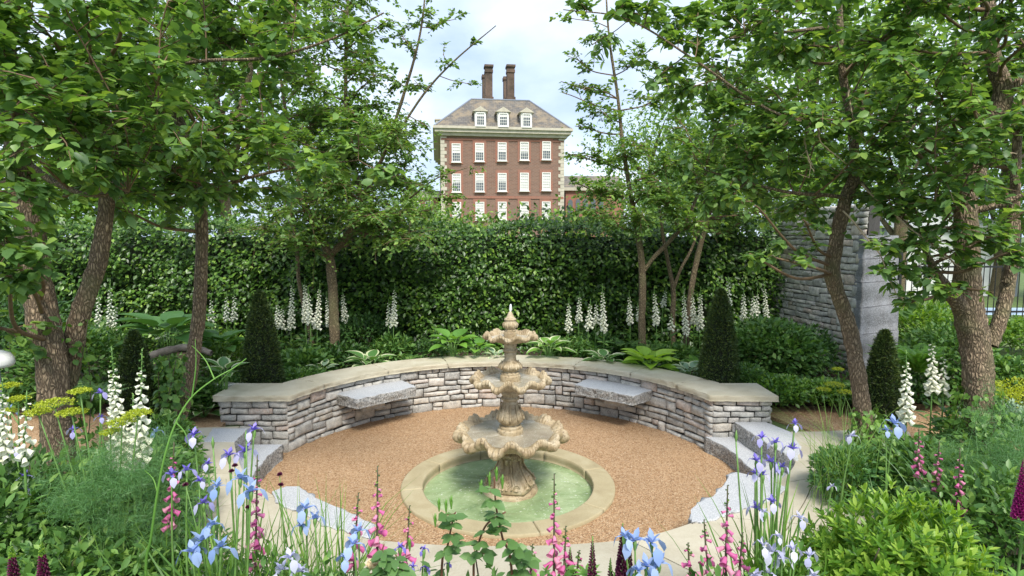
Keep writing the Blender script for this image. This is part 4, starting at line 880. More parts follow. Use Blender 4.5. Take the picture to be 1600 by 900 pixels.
for tr_, L_ in ((trF, [(1326, 140, 4.75), (1332, 180, 4.7), (1354, 222, 4.7)]), (trF, [(1277, 173, 4.7), (1284, 224, 4.65), (1328, 258, 4.7)]), (trF, [(1258, 215, 4.7), (1262, 245, 4.65), (1272, 268, 4.6)]), (trF, [(1345, 288, 4.9), (1410, 346, 4.5), (1462, 388, 4.4), (1500, 418, 4.35)]),
                (trF, [(1318, 330, 4.9), (1356, 375, 4.6), (1378, 405, 4.5), (1400, 460, 4.45)]), (trG, [(1480, 222, 4.5), (1530, 232, 4.4), (1590, 240, 4.4)]), (trG, [(1505, 120, 4.5), (1500, 165, 4.45), (1520, 200, 4.4)]), (trG, [(1540, 235, 4.5), (1536, 255, 4.45), (1542, 278, 4.4)])):
    mb = MB(); p_ = [A(*q) for q in L_]; c_ = spline(p_, 16)+rng.normal(0, .004, (16, 3)); tube(mb, c_, np.linspace(.008, .003, 16), 6)
    for q in (5, 9, 12): tube(mb, [c_[q], c_[q]+rng.normal(0, .03, 3)+(0, 0, -.02), c_[q]+rng.normal(0, .05, 3)+(0, 0, -.05)], [.0035, .0025, .001], 4)
    mb.build('bare_twig', M['twigl'], tr_)
# trees beyond
def bgtree(label, px, Y, H_, Rr, n, m, seed, base=0, Lf=.16, name='background_tree'):
    b = A(px, 400, Y); b.z = base; root = thing(name, label, 'tree', (b.x, b.y, base), 'trees beyond the garden')
    mb = MB(); tp = [(b.x, b.y, base-.2), (b.x+.1, b.y, base+H_*.35), (b.x-.1, b.y+.1, base+H_*.85)]; tube(mb, spline(tp, 10), np.linspace(Rr*.09, .03, 10), 8)
    cl = []
    for k in range(16):
        a = rng.uniform(0, 6.28); q = rng.uniform(.15, .8)*Rr; z = base+H_*rng.uniform(.35, .95); s_ = 1-.5*abs((z-base)/H_-.55); e_ = (b.x+q*s_*math.cos(a), b.y+q*s_*math.sin(a), z); cl.append(e_)
        tube(mb, spline([(b.x, b.y, z-.2*H_), ((b.x+e_[0])/2, (b.y+e_[1])/2, z-.08*H_), e_], 6), np.linspace(Rr*.03, .01, 6), 5)
    mb.build('trunk', M['bark2'], root); cl = np.array(cl); idx = rng.integers(0, 16, n); P_ = cl[idx]+rng.normal(0, 1, (n, 3))*Rr*np.array((.22, .22, .19))
    mb = MB(); L = rng.uniform(.6, 1.3, n)*Lf; scatter(mb, LEAF2, P_, rng.normal(0, 1, (n, 3))+(0, 0, -.2), rng.normal(0, .5, (n, 3))+(0, 0, 1), L, L*.7); mb.build('crown', M[m], root)
for a in [('tall leafy tree filling the far left edge behind the garden', -40, 13, 7.5, 2.8, 9000, 'elm', 1), ('bright leafy tree seen between the two left trunks above the hedge', 190, 12.5, 5.5, 2.2, 8000, 'far', 2),
          ('leafy tree above the hedge behind the slender left tree', 350, 15, 8, 2.8, 7000, 'elm', 3), ('sunlit tree beyond the hedge left of the building', 545, 22, 7.5, 3.0, 6000, 'far', 4),
          ('small tree touching the left edge of the building', 640, 30, 5.0, 2.6, 4000, 'elm_b', 5), ('leafy tree beyond the hedge right of the brick wing', 1015, 26, 7.5, 3.2, 6000, 'far', 6),
          ('tree beyond the hedge behind the thin splayed stems', 1130, 16, 7.0, 2.6, 7000, 'elm', 7), ('bushy tree above the tall stone wall', 1260, 14, 7.5, 2.6, 8000, 'elm_b', 8),
          ('leafy tree behind the stone pier and marquee', 1400, 17, 9, 3.0, 7000, 'elm', 9), ('bright yellow green tree behind the railings at far right', 1560, 19, 8, 3.2, 7000, 'far', 10), ('tall tree beyond the right edge of the lawn', 1720, 17, 9, 3.2, 6000, 'elm', 11)]:
    bgtree(*a)
for px, lab in ((905, 'round clipped bright bush above the hedge right of the building'), (735, 'loose bush top poking above the hedge in front of the building')):
    bgtree(lab, px, 11.5, 2.75 if px > 800 else 2.7, 1.1, 2600, 'far', px, base=0, Lf=.09, name='background_bush')

# ---------------- planting ----------------
def gz(x, y): return ZK-.03 if (y > 6.1 or math.hypot(x-CX, y-CY) > 2.6 and y > 5.9 and abs(x) < 3) else ZB+.01
def blades(mb, P, H, L, W, bend, droop=.3, seg=6, mat_=0):
    """arching strap leaves: P base, H horizontal unit direction"""
    n = len(P); L = np.broadcast_to(L, (n,)); W = np.broadcast_to(W, (n,)); bend = np.broadcast_to(bend, (n,)); P = np.asarray(P, float); H3 = np.concatenate([nrm(H), np.zeros((n, 1))], 1)
    S_ = np.stack([-H3[:, 1], H3[:, 0], 0*H3[:, 0]], -1); ph = rng.uniform(-.8, .8, n)[:, None]; S_ = S_*np.cos(ph)+H3*np.sin(ph)
    V = np.zeros((n, seg+1, 2, 3))
    for i in range(seg+1):
        u = i/seg; c = P+np.array((0, 0, 1.))*(L*(u-droop*bend*u**3))[:, None]+H3*(L*bend*u**2)[:, None]; wd = W*(.75+.5*u-1.25*u**3+.02)*.5
        V[:, i, 0] = c-S_*wd[:, None]; V[:, i, 1] = c+S_*wd[:, None]
    i, j = np.meshgrid(np.arange(n), np.arange(seg), indexing='ij'); b = i*(seg+1)*2+j*2
    mb.add(V.reshape(-1, 3), np.stack([b, b+1, b+3, b+2], -1).reshape(-1, 4), mat_)
def rdir(n):
    a = rng.uniform(0, 2*np.pi, n); return np.stack([np.cos(a), np.sin(a)], -1)
BELL = None
def mk_bell(sides=8):
    pr = [(0, .10), (.08, .30), (.35, .40), (.7, .44), (.9, .52), (1.0, .68)]; v = []; f = []
    for i, (u, r) in enumerate(pr):
        for k in range(sides):
            a = 2*math.pi*k/sides; v.append((u+(.10*math.cos(a) if i == len(pr)-1 else 0), r*math.cos(a), r*math.sin(a)))
    for i in range(len(pr)-1):
        for k in range(sides): f.append((i*sides+k, i*sides+(k+1) % sides, (i+1)*sides+(k+1) % sides, (i+1)*sides+k))
    return (np.array(v), np.array(f))
BELL = mk_bell(8); BELL5 = mk_bell(5)
def foxglove(label, px, tpy, bpy_, Y, kind, group=None, lean=0, bell=.045, base=None, dense=1.0, leaves=True):
    top = A(px, tpy, Y); bot = A(px-lean, bpy_, Y); zg = gz(top.x, top.y) if base is None else base
    root = thing('foxglove', label, 'foxglove', (bot.x, bot.y, zg), group)
    bx_ = bot.x-(top.x-bot.x)*.3; b = Vector((bx_, bot.y, zg)); mb = MB(); st = spline([b, bot, (bot+top)/2+Vector((0, 0, 0)), top], 16)
    tube(mb, st, np.linspace(.007, .0025, 16), 6); mb.build('stem', M['stem' if kind == 'white' else 'stemd'], root)
    H = top.z-bot.z; nb = int(H/(bell*.40)*dense); u = np.linspace(0, .80, nb); near = Y < 3.6
    zz = bot.z+H*u; xx = np.interp(zz, [bot.z, top.z], [bot.x, top.x]); a = np.arange(nb)*2.4+rng.uniform(0, 6); sz = bell*np.clip(1.15-u*1.05, .22, 1)
    P = np.stack([xx, np.full(nb, Y), zz], -1); out = np.stack([np.cos(a), np.sin(a)-.35, np.zeros(nb)], -1); out = nrm(out); D = out*.85+np.stack([0*a, 0*a, -.55+.35*(u > .6)+rng.normal(0, .1, nb)], -1)
    mb = MB(); scatter(mb, BELL if near else BELL5, P+out*.004, D, np.tile((0, 0, 1.), (nb, 1)), sz, sz*.64); mb.build('flower_bells', M[kind], root)
    nt_ = max(6, nb//3); u = np.linspace(.72, 1, nt_); a = np.arange(nt_)*2.4; zz = bot.z+H*u; P = np.stack([np.interp(zz, [bot.z, top.z], [bot.x, top.x]), np.full(nt_, Y), zz], -1); out = np.stack([np.cos(a), np.sin(a), .1+0*a], -1); sz = bell*.34*np.linspace(1, .4, nt_)
    mb = MB(); scatter(mb, BELL5, P, out, np.tile((0, 0, 1.), (nt_, 1)), sz, sz*.8)
    nc = nb; scatter(mb, LEAF2, np.stack([xx, np.full(nb, Y), bot.z+H*np.linspace(0, .8, nb)], -1), np.stack([np.cos(np.arange(nb)*2.4), np.sin(np.arange(nb)*2.4), .2+np.zeros(nb)], -1), np.tile((0, 0, 1.), (nb, 1)), bell*.4, bell*.2)
    mb.build('buds', M['lush'], root)
    if leaves:
        n = 26; zz = zg+(bot.z-zg)*rng.uniform(0, .85, n)**1.5; d = rdir(n); P = np.stack([bx_+(bot.x-bx_)*(zz-zg)/max(.01, bot.z-zg), np.full(n, Y), zz], -1)+np.concatenate([d*.01, np.zeros((n, 1))], 1)
        mb = MB(); L = rng.uniform(.09, .2, n)*(1.1-.5*(zz-zg)/max(.01, bot.z-zg)); scatter(mb, LEAF, P, np.concatenate([d, rng.uniform(-.1, .7, (n, 1))], 1), np.tile((0, 0, 1.), (n, 1))+rng.normal(0, .3, (n, 3)), L, L*.42); mb.build('leaves', M['lush'], root)
    return root
PET = leafT(.1, .75, .62); STD = leafT(.3, .15, .5)
def iris(label, Y, flowers, col_, base_px=None, nbl=22, bl=.5, group=None, size=.075, buds=(), bw=.012, zb=None):
    """flowers: (px, py, dY, scale)"""
    pts = [A(px, py, Y+dY) for px, py, dY, s_ in flowers]; bxm = sum(p.x for p in pts)/len(pts) if base_px is None else A(base_px, 800, Y).x
    zg = gz(bxm, Y) if zb is None else zb; root = thing('iris_plant', label, 'iris', (bxm, Y, zg), group)
    mb = MB(); heads = []
    for k, (p, fl) in enumerate(zip(pts, flowers)):
        b = Vector((bxm+(p.x-bxm)*.45+rng.normal(0, .012), Y+rng.normal(0, .02), zg)); mid = (b+p)/2+Vector((rng.normal(0, .012), 0, .02)); tube(mb, spline([b, mid, p], 10), np.linspace(.0055, .0032, 10), 6)
        tube(mb, [p+Vector((0, 0, -.035)), p+Vector((0, 0, -.015)), p], [.004, .008, .006], 6)
        if k % 2 == 0: # spathe
            pass
    for (px, py, dY) in buds:
        p = A(px, py, Y+dY); b = Vector((bxm+(p.x-bxm)*.5, Y, zg)); tube(mb, spline([b, (b+p)/2+Vector((.01, 0, 0)), p], 8), np.linspace(.005, .003, 8), 6); tube(mb, [p, p+Vector((0, 0, .02)), p+Vector((0, 0, .05))], [.003, .007, .001], 6)
    mb.build('stems', M['stem'], root)
    for p, (px, py, dY, s_) in zip(pts, flowers):
        mb = MB(); a0 = rng.uniform(0, 6.28); c = np.array(p); sz = size*s_
        for T_, n_, el, L_, W_, off in ((PET, 3, .25, .62, .42, 0), (STD, 3, 1.5, .5, .24, math.pi/3), (STD, 3, .7, .3, .16, 0)):
            a = a0+off+np.arange(n_)*2*np.pi/3+rng.normal(0, .12, n_); D = np.stack([np.cos(a), np.sin(a), np.full(n_, el)+rng.normal(0, .15, n_)], -1); U = np.stack([-np.cos(a)*el, -np.sin(a)*el, np.ones(n_)], -1)
            P = np.tile(c, (n_, 1)); m_ = 0 if T_ is PET else 1
            if T_ is PET: # falls: claw out then blade hanging down
                scatter(mb, STD, P, D, U, sz*.42, sz*.2, 1); D2 = np.stack([np.cos(a)*.8, np.sin(a)*.8, np.full(n_, -.75)+rng.normal(0, .12, n_)], -1); scatter(mb, PET, P+nrm(D)*sz*.34, D2, np.stack([np.cos(a), np.sin(a), np.full(n_, .9)], -1), sz*.6, sz*.34, 0)
            else: scatter(mb, T_, P, D, U, sz*L_, sz*W_, 1)
        fm = {'blue': ('blue', 'blue'), 'violet': ('lilac', 'violet'), 'pale': ('pale', 'pale'), 'deep': ('violet', 'violet')}[col_]
        mb.build('flower', [M[fm[0]], M[fm[1]]], root)
    mb = MB(); d = rdir(nbl); P = np.stack([bxm+rng.normal(0, .03, nbl), Y+rng.normal(0, .03, nbl), np.full(nbl, zg)], -1); blades(mb, P, d, rng.uniform(.7, 1.15, nbl)*bl, bw, rng.uniform(.08, .5, nbl)); mb.build('leaves', M['blade'], root)
    return root
def mound(name, label, cat, px, tpy, Y, rx, n, m, Lf, T=LEAF2, ratio=.6, ry=None, zg=None, up=.5, stems=7, core=False, kind='leaf', group=None, pw=1., dz=0):
    top = A(px, tpy, Y); zg = gz(top.x, top.y) if zg is None else zg; h = max(.12, top.z-zg); ry = rx if ry is None else ry; root = thing(name, label, cat, (top.x, Y, zg), group)
    c = np.array((top.x, Y, zg+h*.42)); rz = h*.58
    v = nrm(rng.normal(0, 1, (n, 3))); v[:, 2] = np.where(v[:, 2] < -.5, -v[:, 2]*.6, v[:, 2]); rad = rng.uniform(.35, 1.0, (n, 1))**.5*(1+.16*np.array([mnoise.noise(Vector(tuple(q*2.3+px*.01))) for q in v])[:, None])
    P = c+v*rad*np.array((rx, ry, rz)); P[:, 2] = np.maximum(P[:, 2], zg+.01)
    mb = MB()
    if kind == 'rosette':
        k = 7; nr2 = n//k; Pr = P[:nr2]; Nr = nrm(v[:nr2]*np.array((1, 1, 1.2))+np.array((0, 0, up))); PP, DD, NN2 = [], [], []
        t1 = nrm(np.cross(Nr, rng.normal(0, 1, (nr2, 3)))); t2 = np.cross(Nr, t1)
        for q in range(k):
            a = q*2.399; tl = .45+.09*q; d = (t1*math.cos(a)+t2*math.sin(a))*tl+Nr*(1.0-.07*q); PP.append(Pr-Nr*.004*q); DD.append(d); NN2.append(Nr-d*.4)
        P2, D2, N2 = map(np.concatenate, (PP, DD, NN2)); L = Lf*rng.uniform(.75, 1.15, len(P2)); scatter(mb, T, P2, D2, N2, L, L*ratio)
    else:
        D = v*np.array((1, 1, .6))+rng.normal(0, .55, (n, 3))+np.array((0, 0, up*.5)); Nn = rng.normal(0, .45, (n, 3))+np.array((0, 0, 1.))+v*.4
        L = Lf*rng.uniform(.6, 1.2, n); scatter(mb, T, P, D, Nn, L, L*ratio)
    mb.build('foliage', M[m], root); mb = MB()
    for k in range(stems):
        q = P[rng.integers(0, n)]; b = np.array((top.x+rng.normal(0, .25*rx), Y+rng.normal(0, .25*rx), zg-.02)); tube(mb, spline([b, (b+q)/2+(0, 0, .04), q], 6), np.linspace(.008, .003, 6)*min(1, rx*3), 5)
    mb.build('stems', M['stemd'], root); return root
def hostaT(w1=.36):
    us = np.linspace(0, 1, 8); v = []; f = []; ms = []
    for u in us:
        wd = .5*np.sin(np.pi*min(1, u**.75))**.8*(1-.25*u)+.005 if 0 < u < 1 else .01
        for s_ in (-1, -.72, 0, .72, 1): v.append((u, s_*wd*1.25, .38*abs(s_)*wd-.9*u*u*.55))
    for i in range(7):
        for j in range(4): f.append((i*5+j, i*5+j+1, (i+1)*5+j+1, (i+1)*5+j)); ms.append(1 if j in (0, 3) else 0)
    return (np.array(v), np.array(f), [np.array(ms)])
HT = hostaT()
def hosta(label, px, py, Y, n, Lf, m0, m1, zg=None, W=.62, tilt=.7):
    Lf *= 1.25; Y -= .12 if Y > 6.9 else 0; py -= 4
    c = A(px, py, Y); zg = gz(c.x, c.y) if zg is None else zg; zb = max(zg, c.z-.2); root = thing('hosta', label, 'hosta', (c.x, Y, zg)); mb = MB(); a = np.arange(n)*2.399+rng.uniform(0, 6); el = np.linspace(1.2, .15, n)*tilt+.15
    D = np.stack([np.cos(a), np.sin(a), el], -1); D = nrm(D); base = np.array((c.x, Y, zb)); L = Lf*rng.uniform(.8, 1.1, n); pet = D*np.array((.6, .6, 1.2))*(Lf*.75); Pp = base+pet
    for k in range(n): tube(mb, [base+(0, 0, zg-zb), base+pet[k]*.5, Pp[k]], [.006, .004, .003], 5)
    mb.build('leaf_stalks', M['stem'], root); mb = MB(); U = np.stack([-np.cos(a)*el, -np.sin(a)*el, np.ones(n)], -1)
    scatter(mb, HT, Pp, D*np.array((1, 1, .75)), U, L, L*W); mb.build('leaves', [M[m0], M[m1]], root)
def fern(label, px, py, Y, n, Lf, zg=None, m='fern', name='fern'):
    c = A(px, py, Y); zg = gz(c.x, c.y) if zg is None else zg; root = thing(name, label, 'fern', (c.x, Y, zg)); mb = MB(); ms = MB(); zb = max(zg, c.z-Lf*.9)
    for k in range(n):
        a = k*2.399; h = np.array((math.cos(a), math.sin(a), 0)); L = Lf*rng.uniform(.75, 1.1); q = np.linspace(0, 1, 24)[:, None]; bd = rng.uniform(.45, .8)
        C_ = np.array((c.x, Y, zb))+h*L*bd*q**1.5+np.array((0, 0, 1.))*L*(q*.85-.28*q**3); tube(ms, C_[::3], np.linspace(.004, .001, 8), 4, cap=False)
        T_ = nrm(np.gradient(C_, axis=0)); s_ = nrm(np.cross(T_, np.cross(T_, (0, 0, 1.))+1e-6)); sd_ = nrm(np.cross(T_, (0, 0, 1.)+0*T_)); w_ = L*.2*np.sin(np.pi*np.clip(q[:, 0]*.9+.08, 0, 1))**.7
        for sg in (1, -1): scatter(mb, LEAF2, C_[2:], (sd_*sg+T_*.35-np.array((0, 0, .15)))[2:], (np.cross(sd_, T_)*1.0)[2:]+(0, 0, .3), w_[2:], .30*w_[2:]+.004)
    mb.build('fronds', M[m], root); ms.build('stalks', M['stem'], root)
def yew(label, px, tpy, bpy_, Y, wpx, n, group=None):
    top = A(px, tpy, Y); r_ = wpx/2/F*Y; zg = gz(top.x, Y); root = thing('yew_cone', label, 'topiary', (top.x, Y, zg), 'clipped yew cones'); h = top.z-zg
    def prof(q): return r_*np.clip(1.03*(1-q)**.62*(1-.12*(1-q)**6), .0, None)
    q = rng.uniform(0, 1, n)**1.15; a = rng.uniform(0, 6.283, n); bumpn = np.array([mnoise.noise(Vector((math.cos(b)*3, math.sin(b)*3, c*5+px))) for b, c in zip(a, q)]); rr = prof(q)*(1+.17*bumpn)+rng.normal(0, .012, n); rr = np.maximum(rr, .0)
    P = np.stack([top.x+rr*np.cos(a), Y+rr*np.sin(a), zg+q*h], -1); D = np.stack([np.cos(a)*.8, np.sin(a)*.8, .5+0*a], -1)+rng.normal(0, .5, (n, 3)); L = rng.uniform(.016, .042, n)
    mb = MB(); scatter(mb, NEEDLE, P, D, rng.normal(0, 1, (n, 3)), L, L*.38); mb.build('foliage', M['yew'], root)
    mb = MB(); lathe(mb, [(float(prof(np.array(t_)))*.88, t_*h) for t_ in np.linspace(0, .97, 14)]+[(.002, h*.975)], (top.x, Y, zg), 20, fn=lambda th, i, r, z: (r*(1+.05*np.sin(3*th+i)), np.full(th.shape, z))); mb.build('yew_shade_core', plain('yew_inner_shade', (.014, .02, .009), .9, .5, 40), root)  # solid core added to close the foliage, inner shade painted as near-black green

yew('large dark clipped yew cone behind the left end of the curved wall', 405, 455, 605, 6.45, 66, 15000)
yew('clipped yew cone behind the right end of the curved wall, white flowers at its tip', 1127, 452, 600, 6.5, 66, 15000)
yew('dark yew cone standing beside the curving trunk at right', 1383, 516, 650, 5.75, 62, 13000)
yew('half hidden dark yew cone behind the white foxgloves at left', 208, 518, 650, 5.6, 66, 12000)

# white foxgloves in the back border, right of the fountain
ordn = ['leftmost', 'second', 'third', 'fourth', 'fifth', 'sixth', 'seventh', 'eighth', 'ninth', 'tenth', 'eleventh', 'twelfth', 'thirteenth', 'fourteenth', 'fifteenth', 'sixteenth']
fl = [(889, 462, 508, 8.3), (906, 452, 506, 8.4), (923, 466, 508, 8.0), (932, 470, 506, 8.1), (941, 442, 508, 7.9), (983, 450, 500, 8.3), (996, 470, 506, 8.4), (1022, 446, 508, 8.0), (1041, 450, 478, 8.6), (1049, 486, 512, 8.1), (1067, 450, 514, 7.8), (1081, 450, 500, 8.3), (1095, 446, 505, 8.2), (1162, 450, 498, 7.9), (1176, 454, 496, 8.0), (1184, 452, 500, 8.2), (1194, 440, 500, 8.0)]
for k, (px, t_, b_, Y) in enumerate(fl):
    lab = ('white foxglove spire in the border right of the fountain, '+ordn[k]+(' from the left' if k else ' of its row')) if k < 13 else ('white foxglove spire behind the right yew cone by the stone wall, '+['leftmost of four', 'second of four', 'third of four', 'rightmost of four'][k-13])
    foxglove(lab, px, t_+rng.uniform(-3, 4), b_+rng.uniform(-6, 8), Y, 'white', 'white foxgloves in the back border', bell=rng.uniform(.05, .062), lean=rng.uniform(-6, 6), dense=1.35)
foxglove('white foxglove tip rising straight behind the right yew cone', 1138, 432, 474, 7.0, 'white', 'white foxgloves in the back border', bell=.045)
fl = [(434, 468, 510, 7.9), (441, 476, 512, 8.0), (457, 430, 512, 8.0), (476, 432, 500, 7.9), (481, 448, 504, 7.7), (500, 438, 512, 7.9), (510, 455, 508, 8.2), (535, 450, 500, 8.4)]
for k, (px, t_, b_, Y) in enumerate(fl): foxglove('white foxglove spire around the trunk behind the left bench, '+['leftmost of eight', 'second of eight', 'third of eight', 'fourth of eight', 'fifth of eight', 'sixth of eight', 'seventh of eight', 'rightmost of eight'][k], px, t_, b_, Y, 'white', 'white foxgloves in the back border', bell=.055, lean=rng.uniform(-5, 5), dense=1.4)
foxglove('taller of two white foxgloves alone against the hedge left of the fountain', 617, 440, 508, 8.0, 'white', 'white foxgloves in the back border', bell=.055, lean=rng.uniform(-5, 5), dense=1.4)
foxglove('shorter white foxglove beside a taller one against the hedge left of the fountain', 607, 466, 505, 8.1, 'white', 'white foxgloves in the back border', bell=.045)
for px, t_, b_, w_ in ((354, 455, 500, 'left'), (366, 452, 498, 'right')): foxglove('white foxglove in shade by the large left yew cone, the '+w_+' one of a pair', px, t_, b_, 7.6, 'white', 'white foxgloves in the back border', bell=.045)
foxglove('short white foxglove just behind the slender left trunk', 330, 462, 500, 7.4, 'white', 'white foxgloves in the back border', bell=.042)
for px, t_, b_, w_ in ((154, 450, 512, 'leftmost'), (172, 436, 510, 'middle'), (180, 470, 516, 'rightmost')): foxglove('white foxglove in shade before the hedge between the left trunks, '+w_+' of three', px, t_, b_, 6.6, 'white', 'white foxgloves in the back border', bell=.045)
# near white foxgloves
foxglove('big white foxglove left of centre of the left bed, tallest and fullest spire', 174, 540, 722, 3.0, 'white', bell=.056, lean=-14, dense=2.1)
foxglove('second big white foxglove in the left bed, right of the fullest', 222, 545, 715, 2.95, 'white', bell=.056, lean=4, dense=1.5)
foxglove('short white foxglove squeezed between the two big ones in the left bed', 208, 615, 730, 3.0, 'white', bell=.05, dense=1.6)
foxglove('white foxglove cut by the left edge of the photo', 4, 590, 720, 2.9, 'white', bell=.05, dense=1.8)
foxglove('cream budded foxglove below the yellow umbels at far left', 42, 610, 715, 2.8, 'white', bell=.042, lean=4)
foxglove('full white foxglove between yew cone and stout right trunk, nearer of two', 1416, 545, 655, 4.3, 'white', bell=.06, dense=1.5)
foxglove('white foxglove right of the nearer one, in front of green shrubs at right', 1456, 520, 610, 4.9, 'white', bell=.06, dense=1.3)
foxglove('small white foxglove leaning against the second near one at right', 1474, 545, 612, 4.9, 'white', bell=.05)
# pink foxgloves in the foreground
pk = [(402, 712, 880, 2.25, 'pink foxglove with many open bells in front of the left boulder'), (272, 690, 820, 2.6, 'pink foxglove among grasses left of the light blue irises'), (590, 728, 870, 2.15, 'tall pink foxglove left of the rose bush, tip over the gravel'), (560, 770, 880, 2.2, 'small budded pink foxglove just left of the tall one'), (640, 790, 890, 2.3, 'slim pink foxglove seedhead between tall foxglove and rose'),
      (866, 740, 905, 2.1, 'tall pink foxglove in front of the pool kerb, right of the rose'), (884, 822, 905, 2.1, 'short budded pink foxglove right beside the tall one before the pool'), (832, 850, 915, 2.1, 'short green tipped foxglove left of the tall one before the pool'), (905, 860, 915, 2.15, 'green tipped foxglove stem beside the dark lupin'),
      (1137, 758, 890, 2.15, 'tall pink foxglove over the paving left of the violet irises'), (1100, 812, 900, 2.2, 'short pink foxglove left of the tall one over the paving'), (1075, 848, 905, 2.2, 'smallest foxglove stem over the paving at right, mostly buds'), (1160, 832, 905, 2.2, 'short budded foxglove right of the tall one over the paving'),
      (1436, 668, 745, 3.4, 'bright pink foxglove between the dark yew and stout right trunk'), (1468, 690, 770, 3.2, 'pale tipped foxglove left of the stout right trunk base'), (1500, 700, 800, 3.0, 'pink foxglove in front of the stout right trunk base')]
for px, t_, b_, Y, lab in pk: foxglove(lab, px, t_, b_, Y, 'pink', 'pink foxgloves in the foreground', bell=.038, lean=rng.uniform(-6, 8), dense=.75)

# irises
iris('light blue irises in a clump at the bottom left, largest blooms', 2.1, [(315, 845, 0, 1.35), (340, 760, .05, .9), (392, 768, 0, 1.1), (375, 748, .05, 1.1), (300, 862, -.05, 1.1), (345, 855, -.05, 1.05), (333, 820, 0, .8)], 'blue', 345, 46, .62, size=.085, bw=.014)
iris('violet and blue irises on tall stems over the left paving', 2.35, [(397, 672, 0, .9), (358, 712, 0, 1.0), (383, 706, .05, 1.15), (303, 680, 0, .95), (325, 725, .05, .7), (318, 786, -.05, .9)], 'violet', 345, 30, .6, size=.08, buds=[(333, 700, 0), (385, 690, 0)])
iris('light blue iris in front of the white left boulder', 2.2, [(478, 795, 0, 1.1), (492, 810, .03, .9), (470, 822, 0, .8)], 'blue', 490, 40, .58, size=.08)
iris('pale lilac irises at the bottom between the pink foxglove and rosebud', 2.0, [(452, 872, 0, 1.0), (440, 890, .02, 1.0), (470, 893, 0, .9)], 'pale', None, 24, .5, size=.08)
iris('light blue iris left of the pale rose bloom', 2.0, [(553, 850, 0, 1.0), (560, 830, .04, .9), (540, 872, -.02, .9)], 'blue', None, 26, .5, size=.08)
iris('light blue irises beside the dark lupins in the middle foreground', 1.95, [(992, 845, 0, 1.15), (1018, 848, .02, 1.2), (975, 838, 0, .8), (1010, 885, -.03, 1.1), (1030, 880, 0, 1.0), (998, 892, -.05, .9)], 'blue', 1012, 18, .5, size=.085)
iris('violet siberian irises on tall stems over the right paving', 2.35, [(1190, 684, 0, .85), (1212, 692, .02, .8), (1238, 702, 0, 1.05), (1182, 720, 0, 1.0), (1205, 722, .03, 1.0), (1192, 742, 0, .7), (1242, 662, 0, .7), (1206, 784, 0, .95), (1182, 795, 0, 1.0), (1222, 730, 0, .7), (1180, 740, .02, .8)], 'violet', 1206, 60, .82, size=.075, buds=[(1216, 740, 0), (1150, 690, 0)], bw=.013)
iris('pale lilac irises below the violet ones at lower right', 2.1, [(1208, 862, 0, 1.0), (1222, 872, .02, .9), (1238, 858, 0, .9), (1192, 852, 0, .9), (1265, 868, .02, .9), (1200, 895, 0, .9), (1272, 900, 0, .8), (1215, 838, 0, .6), (1180, 900, 0, .9), (1250, 810, 0, .8), (1195, 800, 0, .45)], 'pale', None, 40, .5, size=.075)
iris('single light blue iris in front of the dark right yew cone', 3.4, [(1397, 662, 0, 1.25), (1385, 672, 0, .7)], 'blue', None, 14, .4, size=.1)
iris('small pale blue iris at the foot of the curving right trunk', 3.3, [(1332, 682, 0, 1.0), (1300, 760, 0, .6)], 'pale', None, 14, .35, size=.08)
iris('small violet iris left of the big white foxgloves', 3.2, [(157, 615, 0, .9), (158, 652, 0, .7), (115, 672, 0, .8)], 'violet', None, 12, .5, size=.085)
iris('violet iris between the big white foxgloves and the left path', 3.2, [(244, 675, 0, .8), (14, 640, 0, .8)], 'blue', 244, 12, .5, size=.085)
iris('dusky blue iris at the foot of the thick left trunk', 2.9, [(38, 745, 0, .9), (40, 762, 0, .8), (25, 705, 0, .6)], 'violet', None, 14, .5, size=.085)
iris('deep violet columbine flowers left of the rose bush', 2.05, [(625, 855, 0, .62), (662, 858, 0, .5), (645, 886, 0, .62), (665, 886, 0, .55), (700, 880, 0, .4)], 'deep', None, 8, .3, size=.07)

# lupins
def lupin(label, px, tpy, bpy_, Y, wpx, m='lupin', tip=.25, zg=None, palm=10):
    top = A(px, tpy, Y); bot = A(px, bpy_, Y); r_ = wpx/2/F*Y; zg = gz(top.x, Y); root = thing('lupin', label, 'lupin', (top.x, Y, zg), 'lupins in the foreground'); mb = MB(); tube(mb, [(top.x, Y, zg), bot, top], [.006, .005, .002], 6); mb.build('stem', M['stem'], root)
    H = top.z-bot.z; n = int(H/.0016); u = np.arange(n)/n; a = np.arange(n)*2.399; env = r_*np.clip((1-u)**.75*1.1, .1, 1); P = np.stack([top.x+env*.35*np.cos(a), Y+env*.35*np.sin(a), bot.z+H*u], -1); D = np.stack([np.cos(a), np.sin(a), .45+u], -1); L = env*.85+.002
    mb = MB(); sel = u < 1-tip; scatter(mb, BELL5, P[sel], D[sel], np.tile((0, 0, 1.), (sel.sum(), 1)), L[sel], L[sel]*.6, 0); sel = ~sel; scatter(mb, BELL5, P[sel], D[sel], np.tile((0, 0, 1.), (sel.sum(), 1)), L[sel], L[sel]*.6, 1); mb.build('flower_spike', [M[m], M['lime']], root)
    PP, DD, LL = [], [], []
    for k in range(palm):
        d = rdir(1)[0]; c = np.array((top.x, Y, 0))+np.array((d[0]*.1, d[1]*.1, 0))*rng.uniform(.3, 1.2); c[2] = zg+(bot.z-zg)*rng.uniform(.5, .98)
        for q in range(9): b = q*2*math.pi/9; PP.append(c); DD.append((math.cos(b), math.sin(b), .28)); LL.append(.075*rng.uniform(.8, 1.1))
    mb = MB(); scatter(mb, LEAF, PP, DD, np.tile((0, 0, 1.), (len(PP), 1)), np.array(LL), np.array(LL)*.3); mb.build('leaves', M['hosta'], root)
